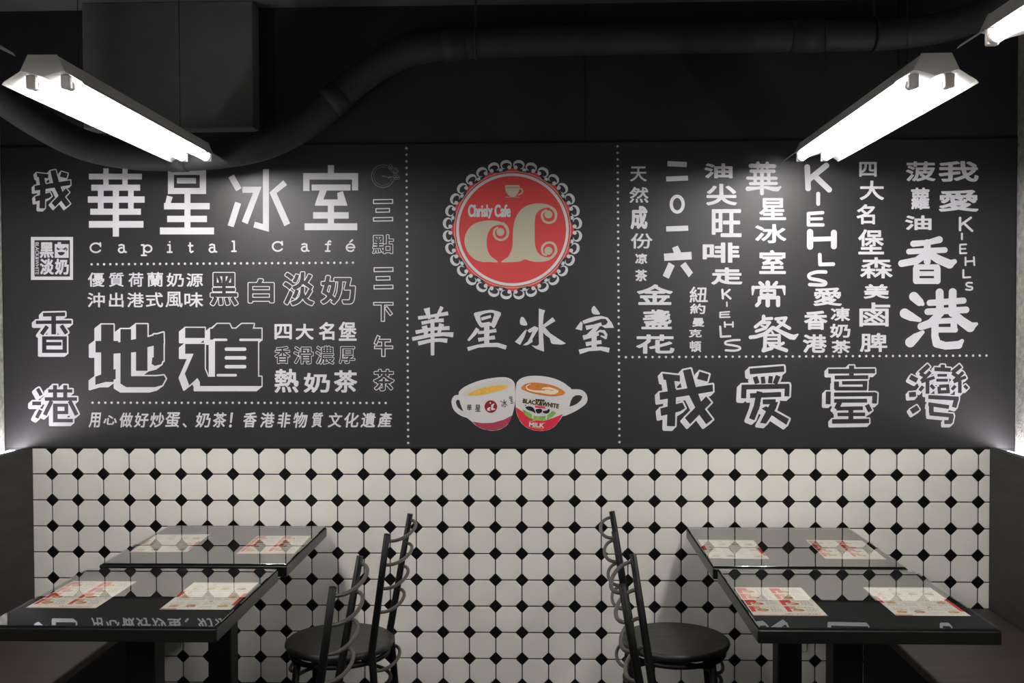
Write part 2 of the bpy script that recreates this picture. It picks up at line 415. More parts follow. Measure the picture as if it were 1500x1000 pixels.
LAYER = 0.0004
class Print:
    """one printed element of the mural: everything added ends up in one flat mesh"""
    def __init__(s): s.V, s.F, s.marks = [], [], []
    def shape(s, fr, st, style='solid', o=0.0, i=0.0, sh=(0, 0), extra=None, h=0.3, rot=None, same=False):
        if not same: s.marks.append(len(s.F))
        x0, y0, x1, y1 = bounds(fr, st); sc = fr[2]; p = (o+abs(sh[0])+abs(sh[1]))*sc+3
        f = Fld(x0-p, y0-p, x1+p, y1+p, h)
        d = strokes_sdf(f.X, f.Y, fr, st)
        if style == 'outline': d = np.maximum(d-o*sc, -(d+i*sc))
        elif style == 'block':
            W = d-o*sc
            for k in range(1, 9):
                W = np.minimum(W, strokes_sdf(f.X-sh[0]*sc*k/8, f.Y-sh[1]*sc*k/8, fr, st)-o*sc*0.9)
            d = np.maximum(W, -(d+i*sc))
        else: d = d-o*sc
        if extra: d = np.minimum(d, strokes_sdf(f.X, f.Y, fr, extra))
        march(s.V, s.F, f, d, rot); return s
    def type(s, text, box, weight=0.0, style='solid', band=0.6, h=0.3, slant=0.0, rot=0.0):
        s.marks.append(len(s.F))
        x0, y0, x1, y1 = box; vs, tr = glyph_tris(text)
        g = max(weight, 0)
        if style == 'outline': g = weight+band
        ss = h/2; pad = g+2
        nx = int((x1-x0+2*pad)/ss); ny = int((y1-y0+2*pad)/ss)
        ax0, ay0 = x0+min(g, (x1-x0)*0.2), y0+min(g, (y1-y0)*0.2); ax1, ay1 = x1-min(g, (x1-x0)*0.2), y1-min(g, (y1-y0)*0.2)
        P = np.stack([(ax0-x0+pad+vs[:, 0]*(ax1-ax0))/ss, (ay0-y0+pad+vs[:, 1]*(ay1-ay0))/ss], 1)
        if slant: P[:, 0] += slant*((y1+y0)/2-y0+pad-P[:, 1]*ss)/ss
        mask = np.zeros((ny, nx), bool)
        for t in tr:
            a, b, c = P[list(t)]
            lo = np.maximum(np.floor(np.minimum(np.minimum(a, b), c)).astype(int), 0); hi = np.ceil(np.maximum(np.maximum(a, b), c)).astype(int)+1
            X, Y = np.meshgrid(np.arange(lo[0], min(hi[0], nx)), np.arange(lo[1], min(hi[1], ny)))
            if X.size == 0: continue
            e = lambda p, q: (q[0]-p[0])*(Y-p[1])-(q[1]-p[1])*(X-p[0])
            e1, e2, e3 = e(a, b), e(b, c), e(c, a)
            mask[lo[1]:lo[1]+Y.shape[0], lo[0]:lo[0]+X.shape[1]] |= ((e1 >= 0) & (e2 >= 0) & (e3 >= 0)) | ((e1 <= 0) & (e2 <= 0) & (e3 <= 0))
        if not mask.any(): return s
        # half resolution coverage keeps the distance transform quick
        d = (edt1(mask)-edt1(~mask))*ss
        k = np.array([1, 2, 1])/4.0
        for _ in range(2):
            d[1:-1] = k[0]*d[:-2]+k[1]*d[1:-1]+k[2]*d[2:]; d[:, 1:-1] = k[0]*d[:, :-2]+k[1]*d[:, 1:-1]+k[2]*d[:, 2:]
        d = d[::2, ::2]
        f = Fld.__new__(Fld); f.h = h; f.x0 = x0-pad; f.y0 = y0-pad
        if style == 'outline': d = np.maximum(d-weight-band, -(d-weight+band))
        else: d = d-weight
        post = None
        if rot:
            cx, cy = (x0+x1)/2, (y0+y1)/2; cr, sr = math.cos(rot), math.sin(rot)
            post = lambda x, y: (cx+(x-cx)*cr-(y-cy)*sr, cy+(x-cx)*sr+(y-cy)*cr)
        march(s.V, s.F, f, d, post); return s
    def dots(s, a, b, n, r):
        for k in range(n):
            t = k/(n-1); cx = a[0]+(b[0]-a[0])*t; cy = a[1]+(b[1]-a[1])*t; q = len(s.V)
            s.V.extend((cx+r*math.cos(2*PI*m/14), cy+r*math.sin(2*PI*m/14)) for m in range(14)); s.F.append(tuple(range(q, q+14)))
        return s
    def field(s, f, d): march(s.V, s.F, f, d); return s
    def build(s, name, m, parent, layer=1, label=None):
        P = np.array(s.V, float)
        d = RX[None]*((P[:, :1]-750)/FPX) - UP[None]*((P[:, 1:]-500)/FPX) + FW[None]
        y = -LAYER*layer
        W = CAM[None] + d*((y-CAM[1])/d[:, 1:2])
        me = bpy.data.meshes.new(name); me.from_pydata(W.tolist(), [], [t[::-1] for t in s.F]); me.update()
        o = link(name, me, m, parent)
        bmm = bmesh.new(); bmm.from_mesh(me); bmesh.ops.remove_doubles(bmm, verts=bmm.verts, dist=1e-6)
        for fc in bmm.faces:
            if fc.normal.y > 0: fc.normal_flip()
        bmm.to_mesh(me); bmm.free()
        if label: o['label'] = label
        return o

mural = thing('wall_mural', 'black printed wall mural of white Chinese lettering with a red round emblem', 'mural', (0, 0, BOTZ))

bm = bmesh.new(); add_box(bm, XL+0.008, XR-0.006, 0.0, 0.0065, BOTZ, TOPZ); panel = obj('panel', bm, M['mural'])
panel.parent = mural; panel.matrix_parent_inverse = Matrix.Translation((0, 0, -BOTZ))
ROOTINV = Matrix.Translation((0, 0, -BOTZ))
def mpart(P, name, m='ink', layer=1, label=None, split=False):
    if split:                              # a phrase of large characters: every character a piece of its own
        e = bpy.data.objects.new(name, None); COL.objects.link(e); e.parent = mural; e.matrix_parent_inverse = ROOTINV
        if label: e['label'] = label
        for a, b in zip(P.marks, P.marks[1:]+[len(P.F)]):
            q = Print(); idx = sorted({i for t in P.F[a:b] for i in t}); mp = {i: k for k, i in enumerate(idx)}
            q.V = [P.V[i] for i in idx]; q.F = [tuple(mp[i] for i in t) for t in P.F[a:b]]
            q.build('character', M[m], e, layer)
        return e
    o = P.build(name, M[m], mural, layer, label); o.matrix_parent_inverse = ROOTINV; return o
def sub(P, name, m, parent, layer=1, label=None):
    o = P.build(name, M[m], parent, layer, label); return o

FA, FB, FC, FD = (0, 200, .22), (300, 200, .22), (0, 420, .24), (300, 420, .24)
FE, FG, FH, FI = (900, 200, .23), (1200, 200, .23), (900, 420, .24), (1200, 420, .24)
C1, C2, CT = (600, 440, .1), (750, 440, .1), (1190, 525, 1/6)
ST, LH, CK = (40, 340, .075), (30, 440, .2), (530, 230, .06)

# --- left third: big cafe name
p = Print()
p.shape(FA, [('q', 688, 212, 723, 330), ('q', 815, 212, 850, 330), ('q', 592, 247, 945, 285), ('q', 608, 320, 933, 360), ('q', 652, 350, 690, 500), ('q', 853, 350, 890, 500),
             ('q', 585, 398, 963, 440), ('q', 601, 480, 938, 520), ('q', 751, 320, 792, 665), ('q', 592, 562, 955, 606)], o=0)
p.shape(FA, [('q', 1118, 212, 1372, 382), ('xp', [(1158, 255), (1330, 255), (1330, 342), (1158, 342)]), ('q', 1178, 275, 1305, 312), ('p', [(1112, 393), (1150, 402), (1136, 445), (1136, 484), (1092, 484)]),
             ('q', 1092, 442, 1396, 484), ('q', 1228, 378, 1268, 620), ('q', 1113, 527, 1378, 569), ('q', 1065, 605, 1425, 651)])
p.shape(FB, [('f', 42, (175, 262), (227, 354)), ('f', 42, (222, 440), (172, 597)), ('p', [(250, 333), (378, 333), (285, 583), (246, 565), (322, 374), (250, 374)]), ('q', 387, 217, 427, 610),
             ('p', [(333, 566), (387, 582), (427, 560), (427, 634), (323, 604)]), ('p', [(523, 290), (548, 322), (478, 376), (568, 577), (530, 597), (431, 372)])])
p.shape(FB, [('q', 819, 190, 860, 260), ('q', 655, 243, 1021, 286), ('q', 655, 243, 697, 362), ('q', 980, 243, 1021, 358), ('q', 711, 319, 970, 359), ('p', [(766, 357), (813, 357), (789, 418), (885, 418), (882, 376), (919, 362), (950, 460), (733, 460), (737, 440)]),
             ('q', 819, 455, 860, 600), ('q', 721, 503, 958, 546), ('q', 664, 577, 1015, 623)])
mpart(p, 'lettering', label='large square white cafe name', split=True)
# slab-serif latin line
p = Print(); sw = 11
def slab(fr, ch, x, y, wd, ht):
    """typewriter letters drawn in a box whose foot is y"""
    X = lambda t: x+wd*t
    Y = lambda t: y-ht*t
    A = lambda cx, cy, rx, ry, a0, a1: tuple((X(cx+rx*math.cos(math.radians(a0+(a1-a0)*k/14))), Y(cy+ry*math.sin(math.radians(a0+(a1-a0)*k/14)))) for k in range(15))
    r = lambda *q: ('r', sw, *q)
    D = dict(C=[r(*A(.5, .5, .44, .46, 40, 325)), r((X(.86), Y(.98)), (X(.88), Y(.66)))],
             a=[r((X(.15), Y(.9)), (X(.4), Y(1)), (X(.7), Y(.9)), (X(.74), Y(.1)), (X(1), Y(.04))), r(*A(.42, .3, .34, .3, 80, 380))],
             p=[r((X(0), Y(1)), (X(.22), Y(1)), (X(.22), Y(-.42))), r((X(0), Y(-.42)), (X(.45), Y(-.42))), r(*A(.6, .5, .38, .48, 0, 360))],
             i=[r((X(.1), Y(1)), (X(.55), Y(1)), (X(.55), Y(0))), r((X(0), Y(0)), (X(1), Y(0))), r((X(.5), Y(1.42)), (X(.52), Y(1.42)))],
             t=[r((X(.35), Y(1.4)), (X(.35), Y(.2)), (X(.6), Y(0)), (X(1), Y(.14))), r((X(0), Y(1)), (X(.95), Y(1)))],
             l=[r((X(.1), Y(1)), (X(.55), Y(1)), (X(.55), Y(0))), r((X(0), Y(0)), (X(1), Y(0)))],
             f=[r((X(1), Y(.92)), (X(.75), Y(1)), (X(.5), Y(.85)), (X(.42), Y(0))), r((X(.05), Y(.66)), (X(.9), Y(.66))), r((X(.05), Y(0)), (X(.8), Y(0)))],
             e=[r(*A(.5, .48, .46, .48, 0, 320)), r((X(.06), Y(.5)), (X(.94), Y(.5))), r((X(.45), Y(1.22)), (X(.72), Y(1.5)))])
    p.shape(fr, D[ch], h=0.22)
for fr, ch, x, wd, y, ht in ((FA, 'C', 597, 82, 773, 66), (FA, 'a', 786, 54, 771, 52), (FA, 'p', 943, 68, 770, 48), (FA, 'i', 1116, 28, 769, 48), (FA, 't', 1256, 28, 770, 44), (FA, 'a', 1390, 52, 769, 52),
                             (FB, 'l', 181, 26, 763, 66), (FB, 'C', 447, 78, 764, 66), (FB, 'a', 641, 52, 763, 50), (FB, 'f', 803, 36, 762, 68), (FB, 'e', 941, 58, 763, 50)):
    slab(fr, ch, x, y, wd, ht)
mpart(p, 'lettering', label='widely spaced white typewriter lettering', split=True)
def words(chars, boxes, **k):
    p = Print()
    for c, b in zip(chars, boxes): p.type(c, b, **k)
    return p
mpart(words('優質荷蘭奶源', [(128.7, 399, 153, 420), (159.5, 399, 181.5, 420), (188, 399, 210, 420), (215.6, 398.5, 239, 420), (243.8, 399.5, 269.5, 420), (272.8, 400, 297.5, 420)], weight=.42, h=.26), 'lettering')
mpart(words('沖出港式風味', [(128, 428.5, 153.6, 450), (159.6, 428.5, 181, 450), (186, 428.5, 211, 450), (213.6, 428, 239, 450), (242.4, 427, 267.6, 450), (270, 428, 297.6, 450)], weight=.42, h=.26), 'lettering')
mpart(words('黑白淡奶', [(307, 398, 349.5, 448.5), (362.5, 407, 402.5, 444.5), (414, 397, 461, 448.5), (469, 402.5, 521.5, 446.5)], weight=1.75, style='outline', band=.62, h=.32), 'lettering', label='outlined white lettering', split=True)
p = Print()
p.shape(FC, [('q', 617, 230, 693, 580), ('q', 583, 330, 722, 400), ('p', [(582, 548), (640, 525), (706, 500), (706, 562), (582, 598)]), ('q', 735, 258, 800, 590),
             ('p', [(735, 545), (955, 545), (1000, 540), (1012, 560), (990, 600), (945, 612), (770, 612), (735, 590)]), ('q', 830, 228, 900, 512), ('p', [(690, 345), (830, 318), (905, 306), (998, 278), (1000, 345), (900, 368), (830, 398), (690, 408)]),
             ('q', 938, 290, 998, 452), ('p', [(930, 430), (998, 430), (985, 472), (945, 482), (925, 470)])], style='block', o=8, sh=(-34, 26), h=.4)
p.shape(FD, [('p', [(75, 226), (150, 226), (166, 258), (170, 300), (40, 300), (40, 262)]), ('p', [(225, 226), (300, 226), (292, 258), (292, 300), (180, 300), (182, 262)]), ('q', 32, 255, 346, 322), ('q', 62, 310, 325, 560), ('q', -30, 548, 346, 605),
             ('q', -120, 250, 0, 312), ('q', -120, 348, 0, 408), ('p', [(-65, 400), (0, 400), (0, 500), (25, 560), (25, 605), (-25, 590), (-45, 556), (-95, 602), (-122, 530)])], style='block', o=7, sh=(-32, 26),
        extra=[('r', 15, (58, 323), (130, 323)), ('r', 15, (218, 323), (338, 323)), ('r', 21, (132, 380), (243, 380)), ('r', 21, (132, 433), (243, 433)), ('r', 21, (132, 487), (243, 487)), ('r', 16, (80, 539), (188, 539)), ('t', (36, 345, 26), (40, 440, 30), (46, 520, 20))], h=.4)
mpart(p, 'lettering', label='large black block lettering with white outline and shadow', split=True)
mpart(words('四大名堡', [(402, 474.5, 427.5, 497), (433, 474, 459.5, 497.5), (467, 471.5, 490, 498), (496, 471, 522.5, 499)], weight=.75, h=.28), 'lettering')
mpart(words('香滑濃厚', [(402, 506.5, 425.5, 533), (429.6, 507, 459.6, 533.5), (462, 506, 490, 534), (496, 507, 520.5, 533)], weight=.8, style='outline', band=.4, h=.22), 'lettering', label='outlined white lettering')
mpart(words('熱奶茶', [(402, 540, 437.5, 575), (444.7, 546, 483.5, 575), (489, 542, 523.5, 575)], weight=.95, h=.28), 'lettering', split=True)
mpart(words('用心做好炒蛋、', [(130.8, 604, 147, 626), (151.7, 608, 171.6, 622), (175, 604, 194.5, 626), (197, 604, 217.5, 626), (220, 604, 240.5, 626), (242.4, 603.5, 263.5, 626), (267, 619.5, 273.8, 626)], weight=.5, slant=.12, h=.24), 'lettering')
mpart(words('奶茶！', [(286.8, 603.8, 308.5, 626), (312, 604, 331.5, 626), (336.5, 604, 340.5, 626)], weight=.5, slant=.12, h=.24), 'lettering')
mpart(words('香港非物質文化遺產', [(356.4, 603.5, 376, 626), (381.6, 604, 402, 626), (406.8, 604, 425.5, 626), (429.6, 603.5, 450, 626.5), (457, 604, 472.5, 626), (481, 604, 501, 626), (504, 604, 525.6, 626), (529, 604, 550.5, 626), (554, 603.5, 574, 626)], weight=.5, slant=.12, h=.24), 'lettering')
mpart(Print().dots((134.2, 387), (517, 384.6), 43, 1.75), 'dotted_line')
mpart(Print().dots((135.6, 589.6), (565, 590), 47, 1.75), 'dotted_line')
# --- far-left column
WO = [('p', [(292, 528), (400, 540), (400, 578), (345, 572), (300, 566)]), ('f', 50, (338, 560), (352, 645), (345, 850)), ('p', [(275, 645), (600, 595), (602, 638), (500, 655), (278, 690)]), ('p', [(280, 742), (415, 705), (432, 740), (400, 760), (285, 788)]),
      ('p', [(418, 510), (466, 500), (500, 620), (540, 730), (600, 808), (560, 838), (510, 770), (455, 660)]), ('p', [(560, 668), (592, 705), (462, 838), (430, 800)]), ('p', [(520, 516), (578, 534), (566, 578), (504, 562)])]
p = Print(); p.shape((6.1, 167.8, .1615), WO, style='block', o=9, sh=(-19, 20), h=.25)
p.shape(LH, [('f', 28, (165, 104), (327, 100)), ('f', 34, (243, 105), (243, 248)), ('f', 26, (113, 160), (374, 157)), ('f', 30, (197, 188), (154, 248)), ('f', 30, (298, 182), (338, 242)), ('q', 158, 262, 190, 384), ('q', 308, 262, 340, 384), ('q', 158, 262, 340, 288), ('q', 180, 304, 300, 330), ('q', 158, 358, 340, 384)], style='block', o=11, sh=(-20, 18), h=.25)
p.shape(LH, [('f', 27, (125, 645), (152, 695)), ('f', 28, (86, 753), (150, 753)), ('f', 27, (148, 802), (118, 860)), ('q', 238, 620, 268, 730), ('q', 313, 620, 343, 730), ('q', 203, 650, 380, 674), ('q', 178, 708, 414, 734), ('f', 30, (228, 735), (178, 838)), ('f', 30, (360, 735), (412, 838)),
             ('q', 240, 755, 350, 778), ('q', 322, 755, 350, 832), ('q', 255, 808, 350, 832), ('q', 238, 755, 272, 892), ('q', 238, 866, 384, 892)], style='block', o=11, sh=(-20, 18), h=.25)
mpart(p, 'lettering', label='column of three black characters with white outline and shadow', split=True)
p = Print()
p.shape(ST, [('q', 70, 92, 893, 930), ('xp', [(140, 155), (832, 155), (832, 865), (140, 865)])], h=.3)
p.type('黑', (58, 354.6, 78.8, 377.8), weight=.85, h=.2); p.type('淡', (58.4, 378.6, 78.8, 402.3), weight=.8, h=.2); p.type('奶', (80.3, 378.8, 101, 402.3), weight=.85, h=.2)
p.shape(ST, [('q', 535, 232, 808, 500), ('q', 590, 195, 660, 240), ('x', [(578, 290), (620, 320), (700, 322), (750, 290), (745, 345), (660, 330), (590, 348)]), ('x', [(600, 392), (730, 392), (700, 440), (660, 452), (620, 440)]), ('xp', [(755, 300), (780, 310), (785, 345), (765, 365), (752, 350), (768, 335)])], h=.2)
p.type('BLACK&WHITE', (30.8, 375.6, 77.8, 381.0), weight=.1, h=.16, rot=PI/2)
mpart(p, 'stamp', label='square white-framed stamp of four characters')
# --- right edge column of the left third
p = Print()
for a, b, y, ww in ((1120, 1254, 432, 32), (1136, 1233, 491, 30), (1120, 1254, 550, 29), (1124, 1256, 885, 32), (1138, 1236, 943, 30), (1124, 1256, 1001, 30)):
    p.shape(FB, [('f', ww, (a, y+1), (b, y-1))], style='outline', o=0, i=6.5, h=.22, same=y not in (432, 885))
p.type('點', (545, 343, 577.2, 372), weight=.9, style='outline', band=.45, h=.22)
p.shape(FD, [('f', 22, (1028, 103), (1152, 103)), ('f', 26, (1087, 103), (1087, 213)), ('f', 24, (1103, 122), (1140, 172))], style='outline', o=0, i=5.5, h=.22)
p.shape(FD, [('f', 24, (1062, 297), (1040, 352)), ('f', 22, (1055, 328), (1136, 328)), ('f', 22, (1033, 369), (1150, 369)), ('f', 26, (1090, 328), (1090, 427))], style='outline', o=0, i=5.5, h=.22)
p.type('茶', (546.5, 540, 578, 573), weight=1.2, style='outline', band=.5, h=.22)
mpart(p, 'lettering', label='column of thin outlined characters', split=True)
p = Print(); arc = lambda r, a0, a1: tuple((515+r*math.cos(math.radians(a0+(a1-a0)*k/40)), 465+r*math.sin(math.radians(a0+(a1-a0)*k/40))) for k in range(41))
p.shape(CK, [('r', 17, *arc(277, -66, -342)), ('r', 9, *arc(222, -70, -345)), ('t', (500, 465, 24), (620, 485, 16), (660, 502, 36), (705, 482, 36), (755, 492, 12))], h=.18)
for cx, cy, r in ((700, 205, 34), (670, 255, 32), (725, 250, 30), (700, 285, 30), (800, 280, 26), (850, 290, 26), (870, 340, 26), (850, 385, 26), (800, 400, 24), (760, 350, 28), (800, 480, 34), (870, 470, 36), (820, 520, 32), (890, 515, 34)):
    p.shape(CK, [('r', 14, *[(cx+r*math.cos(t*PI/4), cy+r*math.sin(t*PI/4)) for t in range(9)])], h=.2)
mpart(p, 'clock_drawing', 'inkgrey', label='grey line drawing of a clock with flowers')
mpart(Print().dots((595.4, 217), (597.9, 648.5), 46, 1.75), 'dotted_line')
mpart(Print().dots((904.7, 214.2), (907.4, 647.3), 46, 1.75), 'dotted_line')

# --- centre: brush lettering
p = Print()
p.shape(C1, [('b', (125, 255, 52), (300, 232, 44), (565, 188, 56)), ('b', (250, 112, 92), (268, 190, 66), (292, 270, 40)), ('b', (475, 92, 54), (425, 190, 44), (385, 290, 50)), ('b', (175, 333, 50), (340, 298, 48), (500, 288, 56)), ('b', (335, 270, 60), (336, 780, 52), (336, 800, 54)),
             ('b', (88, 465, 54), (330, 415, 48), (585, 402, 58)), ('b', (215, 372, 82), (235, 440, 72), (240, 500, 56)), ('b', (470, 340, 80), (445, 420, 56), (425, 490, 46)), ('b', (38, 565, 56), (310, 508, 52), (500, 492, 54), (640, 502, 74)), ('b', (125, 630, 60), (330, 582, 50), (450, 578, 52), (552, 590, 66))], h=.25)
p.shape(C1, [('s', [(948, 185), (1060, 155), (1180, 138), (1260, 150), (1338, 186), (1300, 280), (1240, 400), (1190, 372), (1120, 380), (1045, 392), (985, 310), (955, 240)]), ('x', [(1036, 225), (1100, 192), (1180, 178), (1236, 190), (1226, 250), (1196, 330), (1165, 312), (1062, 325), (1042, 275)]),
             ('b', (1050, 270, 46), (1192, 232, 40)), ('b', (1000, 412, 62), (940, 495, 52), (858, 586, 34)), ('b', (1000, 472, 46), (1130, 460, 44), (1270, 438, 54)), ('b', (1130, 360, 80), (1130, 660, 74)), ('b', (1005, 576, 56), (1130, 555, 48), (1250, 538, 58)), ('b', (850, 712, 58), (1000, 668, 46), (1130, 652, 58), (1290, 650, 62), (1415, 690, 62))], h=.25)
p.shape(C2, [('s', [(150, 240), (180, 260), (222, 340), (205, 366), (132, 355), (115, 310), (128, 255)]), ('p', [(210, 420), (215, 440), (180, 540), (120, 650), (42, 605), (110, 530), (175, 450)]), ('p', [(225, 435), (330, 375), (385, 400), (380, 430), (300, 560), (302, 605), (220, 655), (160, 655), (230, 600), (270, 530), (302, 450), (262, 472), (240, 462)]),
             ('p', [(393, 118), (485, 145), (465, 200), (455, 330), (455, 480), (470, 750), (350, 705), (285, 655), (360, 667), (395, 640), (390, 400)]), ('p', [(595, 245), (636, 300), (475, 398), (450, 362)]), ('p', [(452, 380), (490, 400), (560, 480), (680, 560), (792, 630), (720, 646), (600, 637), (572, 620), (552, 550), (490, 505), (452, 465)])], h=.25)
p.shape(C2, [('s', [(1205, 80), (1230, 108), (1285, 185), (1270, 206), (1190, 196), (1165, 150), (1178, 100)]), ('p', [(1010, 304), (1036, 330), (1026, 440), (930, 415), (960, 370)]), ('p', [(1030, 298), (1120, 262), (1210, 236), (1310, 225), (1400, 250), (1460, 320), (1495, 400), (1360, 402), (1308, 370), (1380, 352), (1405, 310), (1370, 268), (1300, 270), (1180, 308), (1055, 342)]),
             ('b', (1082, 400, 66), (1200, 375, 48), (1312, 345, 52)), ('b', (1275, 350, 50), (1200, 440, 66), (1110, 520, 54)), ('b', (1040, 545, 68), (1180, 510, 60), (1270, 490, 44)), ('t', (1215, 482, 24), (1290, 445, 32), (1348, 455, 42), (1378, 500, 40), (1372, 548, 36), (1308, 520, 24)), ('b', (1203, 480, 76), (1203, 725, 74)), ('b', (1082, 640, 62), (1200, 618, 52), (1310, 608, 58)), ('b', (985, 752, 70), (1120, 716, 52), (1300, 702, 56), (1425, 728, 72))], h=.25)
mpart(p, 'lettering', label='brush-written white cafe name under the emblem', split=True)

# --- round emblem
EC = (750.7, 336.2)
emb = bpy.data.objects.new('round_emblem', None); COL.objects.link(emb); emb.parent = mural; emb.matrix_parent_inverse = ROOTINV
emb['label'] = 'red round emblem with white lace border'
f = Fld(EC[0]-106, EC[1]-106, EC[0]+106, EC[1]+106, .28)
r = np.hypot(f.X-EC[0], f.Y-EC[1]); ang = np.degrees(np.arctan2(f.X-EC[0], EC[1]-f.Y)); fold = np.abs((ang+11.25) % 22.5-11.25); tt = np.radians(fold)*95.0
el = lambda cr, ct, ar, at: (np.hypot((r-cr)/ar, (tt-ct)/at)-1)*min(ar, at)
d = np.maximum(np.maximum(el(95.1, 9.4, 7.3, 8.3), -el(93.8, 9.1, 4.2, 6.5)), np.minimum(89.6-r, 1e9))
d = np.minimum(d, el(91.2, 4.9, 2.9, 2.9))
d = np.minimum(d, np.maximum(np.hypot((r-88.8)*1.0, (tt-18.66)*.85)-2.6, 87.0-r))
sub(Print().field(f, d), 'lace_border', 'ink', emb, 2, 'white scalloped lace border')
sub(Print().field(f, r-(87.2+2.9*np.cos(np.radians(fold*16)))), 'disc', 'red', emb, 1, 'red scalloped disc')
sub(Print().field(f, np.abs(r-85.1)-.5), 'ring', 'cream', emb, 2, 'thin cream ring')
sub(Print().field(f, np.abs(r-80.5)-2.0), 'ring', 'ink', emb, 2, 'thick white ring')
MG = (670, 285, .11)
p = Print()
p.shape(MG, [('p', closed_smooth([(540, 896), (440, 897), (330, 895), (230, 860), (140, 770), (95, 640), (112, 520), (180, 420), (290, 362), (430, 343), (560, 357), (640, 400), (672, 450), (640, 420), (560, 403), (470, 430), (410, 510), (391, 610), (398, 720), (440, 810)], 5)),
             ('t', *smooth_path([(610, 385, 34), (655, 435, 40), (673, 505, 34), (650, 570, 31), (585, 602, 30), (520, 582, 30), (489, 530, 30), (494, 470, 28), (535, 440, 26)], 5)), ('o', (572, 497), 53)], h=.25)
p.shape(MG, [('p', closed_smooth([(585, 896), (680, 820), (730, 700), (737, 560), (747, 420), (780, 300), (840, 210), (920, 150), (1020, 121), (1120, 118), (1220, 138), (1290, 200), (1240, 178), (1170, 175), (1090, 210), (1045, 270), (1031, 360), (1031, 600), (1042, 700), (1080, 780), (1150, 826), (1230, 830), (1300, 780), (1285, 832), (1200, 880), (1080, 895), (980, 885), (900, 862), (830, 890), (740, 897)], 5)),
             ('t', *smooth_path([(1240, 165, 36), (1298, 215, 38), (1313, 285, 33), (1290, 345, 31), (1225, 375, 30), (1160, 355, 30), (1128, 300, 30), (1134, 240, 28), (1180, 205, 26)], 5)), ('o', (1212, 262), 53),
             ('t', *smooth_path([(1270, 820, 34), (1312, 760, 36), (1308, 700, 33), (1280, 655, 31), (1222, 637, 30), (1160, 660, 30), (1128, 715, 30), (1138, 780, 28), (1180, 805, 26)], 5)), ('o', (1212, 747), 53)], h=.25)
sub(p, 'monogram', 'cream', emb, 2, 'cream curling monogram')
p = Print().shape((700, 225, .07), [('p', closed_smooth([(566, 690), (582, 660), (620, 655), (720, 655), (840, 655), (870, 668), (876, 705), (855, 790), (800, 880), (735, 900), (655, 882), (595, 805)], 4)), ('xp', [(585, 705), (865, 705), (865, 719), (585, 719)]), ('r', 26, (872, 735), (918, 738), (938, 775), (915, 830), (850, 862)), ('r', 12, (580, 909), (865, 909))], h=.2)
sub(p, 'cup_icon', 'cream', emb, 2, 'small cream coffee cup')
p = Print(); p.type('Chrisl', (685.6, 299.3, 714.8, 318.0), weight=.8, h=.2); p.type('y', (714.6, 304.6, 721.8, 320.0), weight=.75, h=.2); p.type('Cafe', (724.2, 299.3, 748.2, 318.0), weight=.8, h=.2)
sub(p, 'lettering', 'ink', emb, 2, 'white condensed lettering')

# --- printed pair of cups
def cup_root(label):
    o = bpy.data.objects.new('cup_picture', None); COL.objects.link(o); o.parent = mural; o.matrix_parent_inverse = ROOTINV; o['label'] = label; return o
KA, KB = (650, 540, .1), (745, 540, .1)
ca = cup_root('printed white cup of yellow tea with its handle on the left')
p = Print().shape(KA, [('s', [(218, 370), (245, 310), (330, 250), (500, 180), (700, 136), (880, 122), (980, 148), (1032, 200), (1045, 270), (1045, 480), (1010, 660), (960, 780), (880, 862), (760, 905), (620, 895), (500, 850), (400, 765), (320, 690), (240, 500)]),
                       ('t', *smooth_path([(235, 420, 72), (175, 425, 72), (146, 490, 66), (180, 585, 70), (260, 650, 72), (350, 690, 60)], 5))], h=.22)
sub(p, 'cup', 'cupwhite', ca, 1)
sub(Print().shape(KA, [('s', [(255, 372), (400, 272), (650, 182), (880, 150), (982, 200), (955, 270), (800, 342), (560, 393), (350, 408)])], h=.22), 'cup_inside', 'cupin', ca, 2)
sub(Print().shape(KA, [('s', [(342, 382), (450, 322), (600, 270), (780, 245), (905, 240), (935, 265), (880, 300), (740, 340), (600, 377), (430, 392)])], h=.22), 'drink', 'tea', ca, 3, 'yellow milk tea')
sub(Print().shape(KA, [('p', [(418, 772), (560, 795), (720, 790), (880, 745), (1005, 680), (985, 735), (955, 790), (880, 862), (760, 905), (620, 895), (500, 850)])], h=.22), 'base_band', 'cupdark', ca, 2, 'dark red foot of the cup')
sub(Print().shape(KA, [('o', (690, 553), 92)], h=.2), 'roundel', 'maroon', ca, 2, 'dark red roundel')
p = Print().shape(KA, [('t', (672, 572, 22), (650, 585, 24), (648, 600, 24), (675, 605, 18)), ('t', (735, 515, 16), (712, 535, 28), (708, 590, 30), (745, 590, 18)), ('o', (683, 500), 12)], h=.14)
sub(p, 'monogram', 'ink', ca, 3, 'white monogram')
p = Print(); p.type('華', (684, 592, 691, 601), h=.14, weight=.14); p.type('星', (696, 592.5, 704, 603), h=.14, weight=.18)
sub(p, 'lettering', 'ink_dark', ca, 2, 'small dark lettering left of the roundel')
p = Print(); p.type('冰', (733.5, 585, 743, 596.5), h=.14, weight=.14, rot=-.2); p.type('室', (746.5, 579.5, 751.5, 591), h=.14, weight=.12, rot=-.25)
sub(p, 'lettering', 'ink_dark', ca, 2, 'small dark lettering right of the roundel')
cb = cup_root('printed white cup of milk coffee with red foot and cow picture')
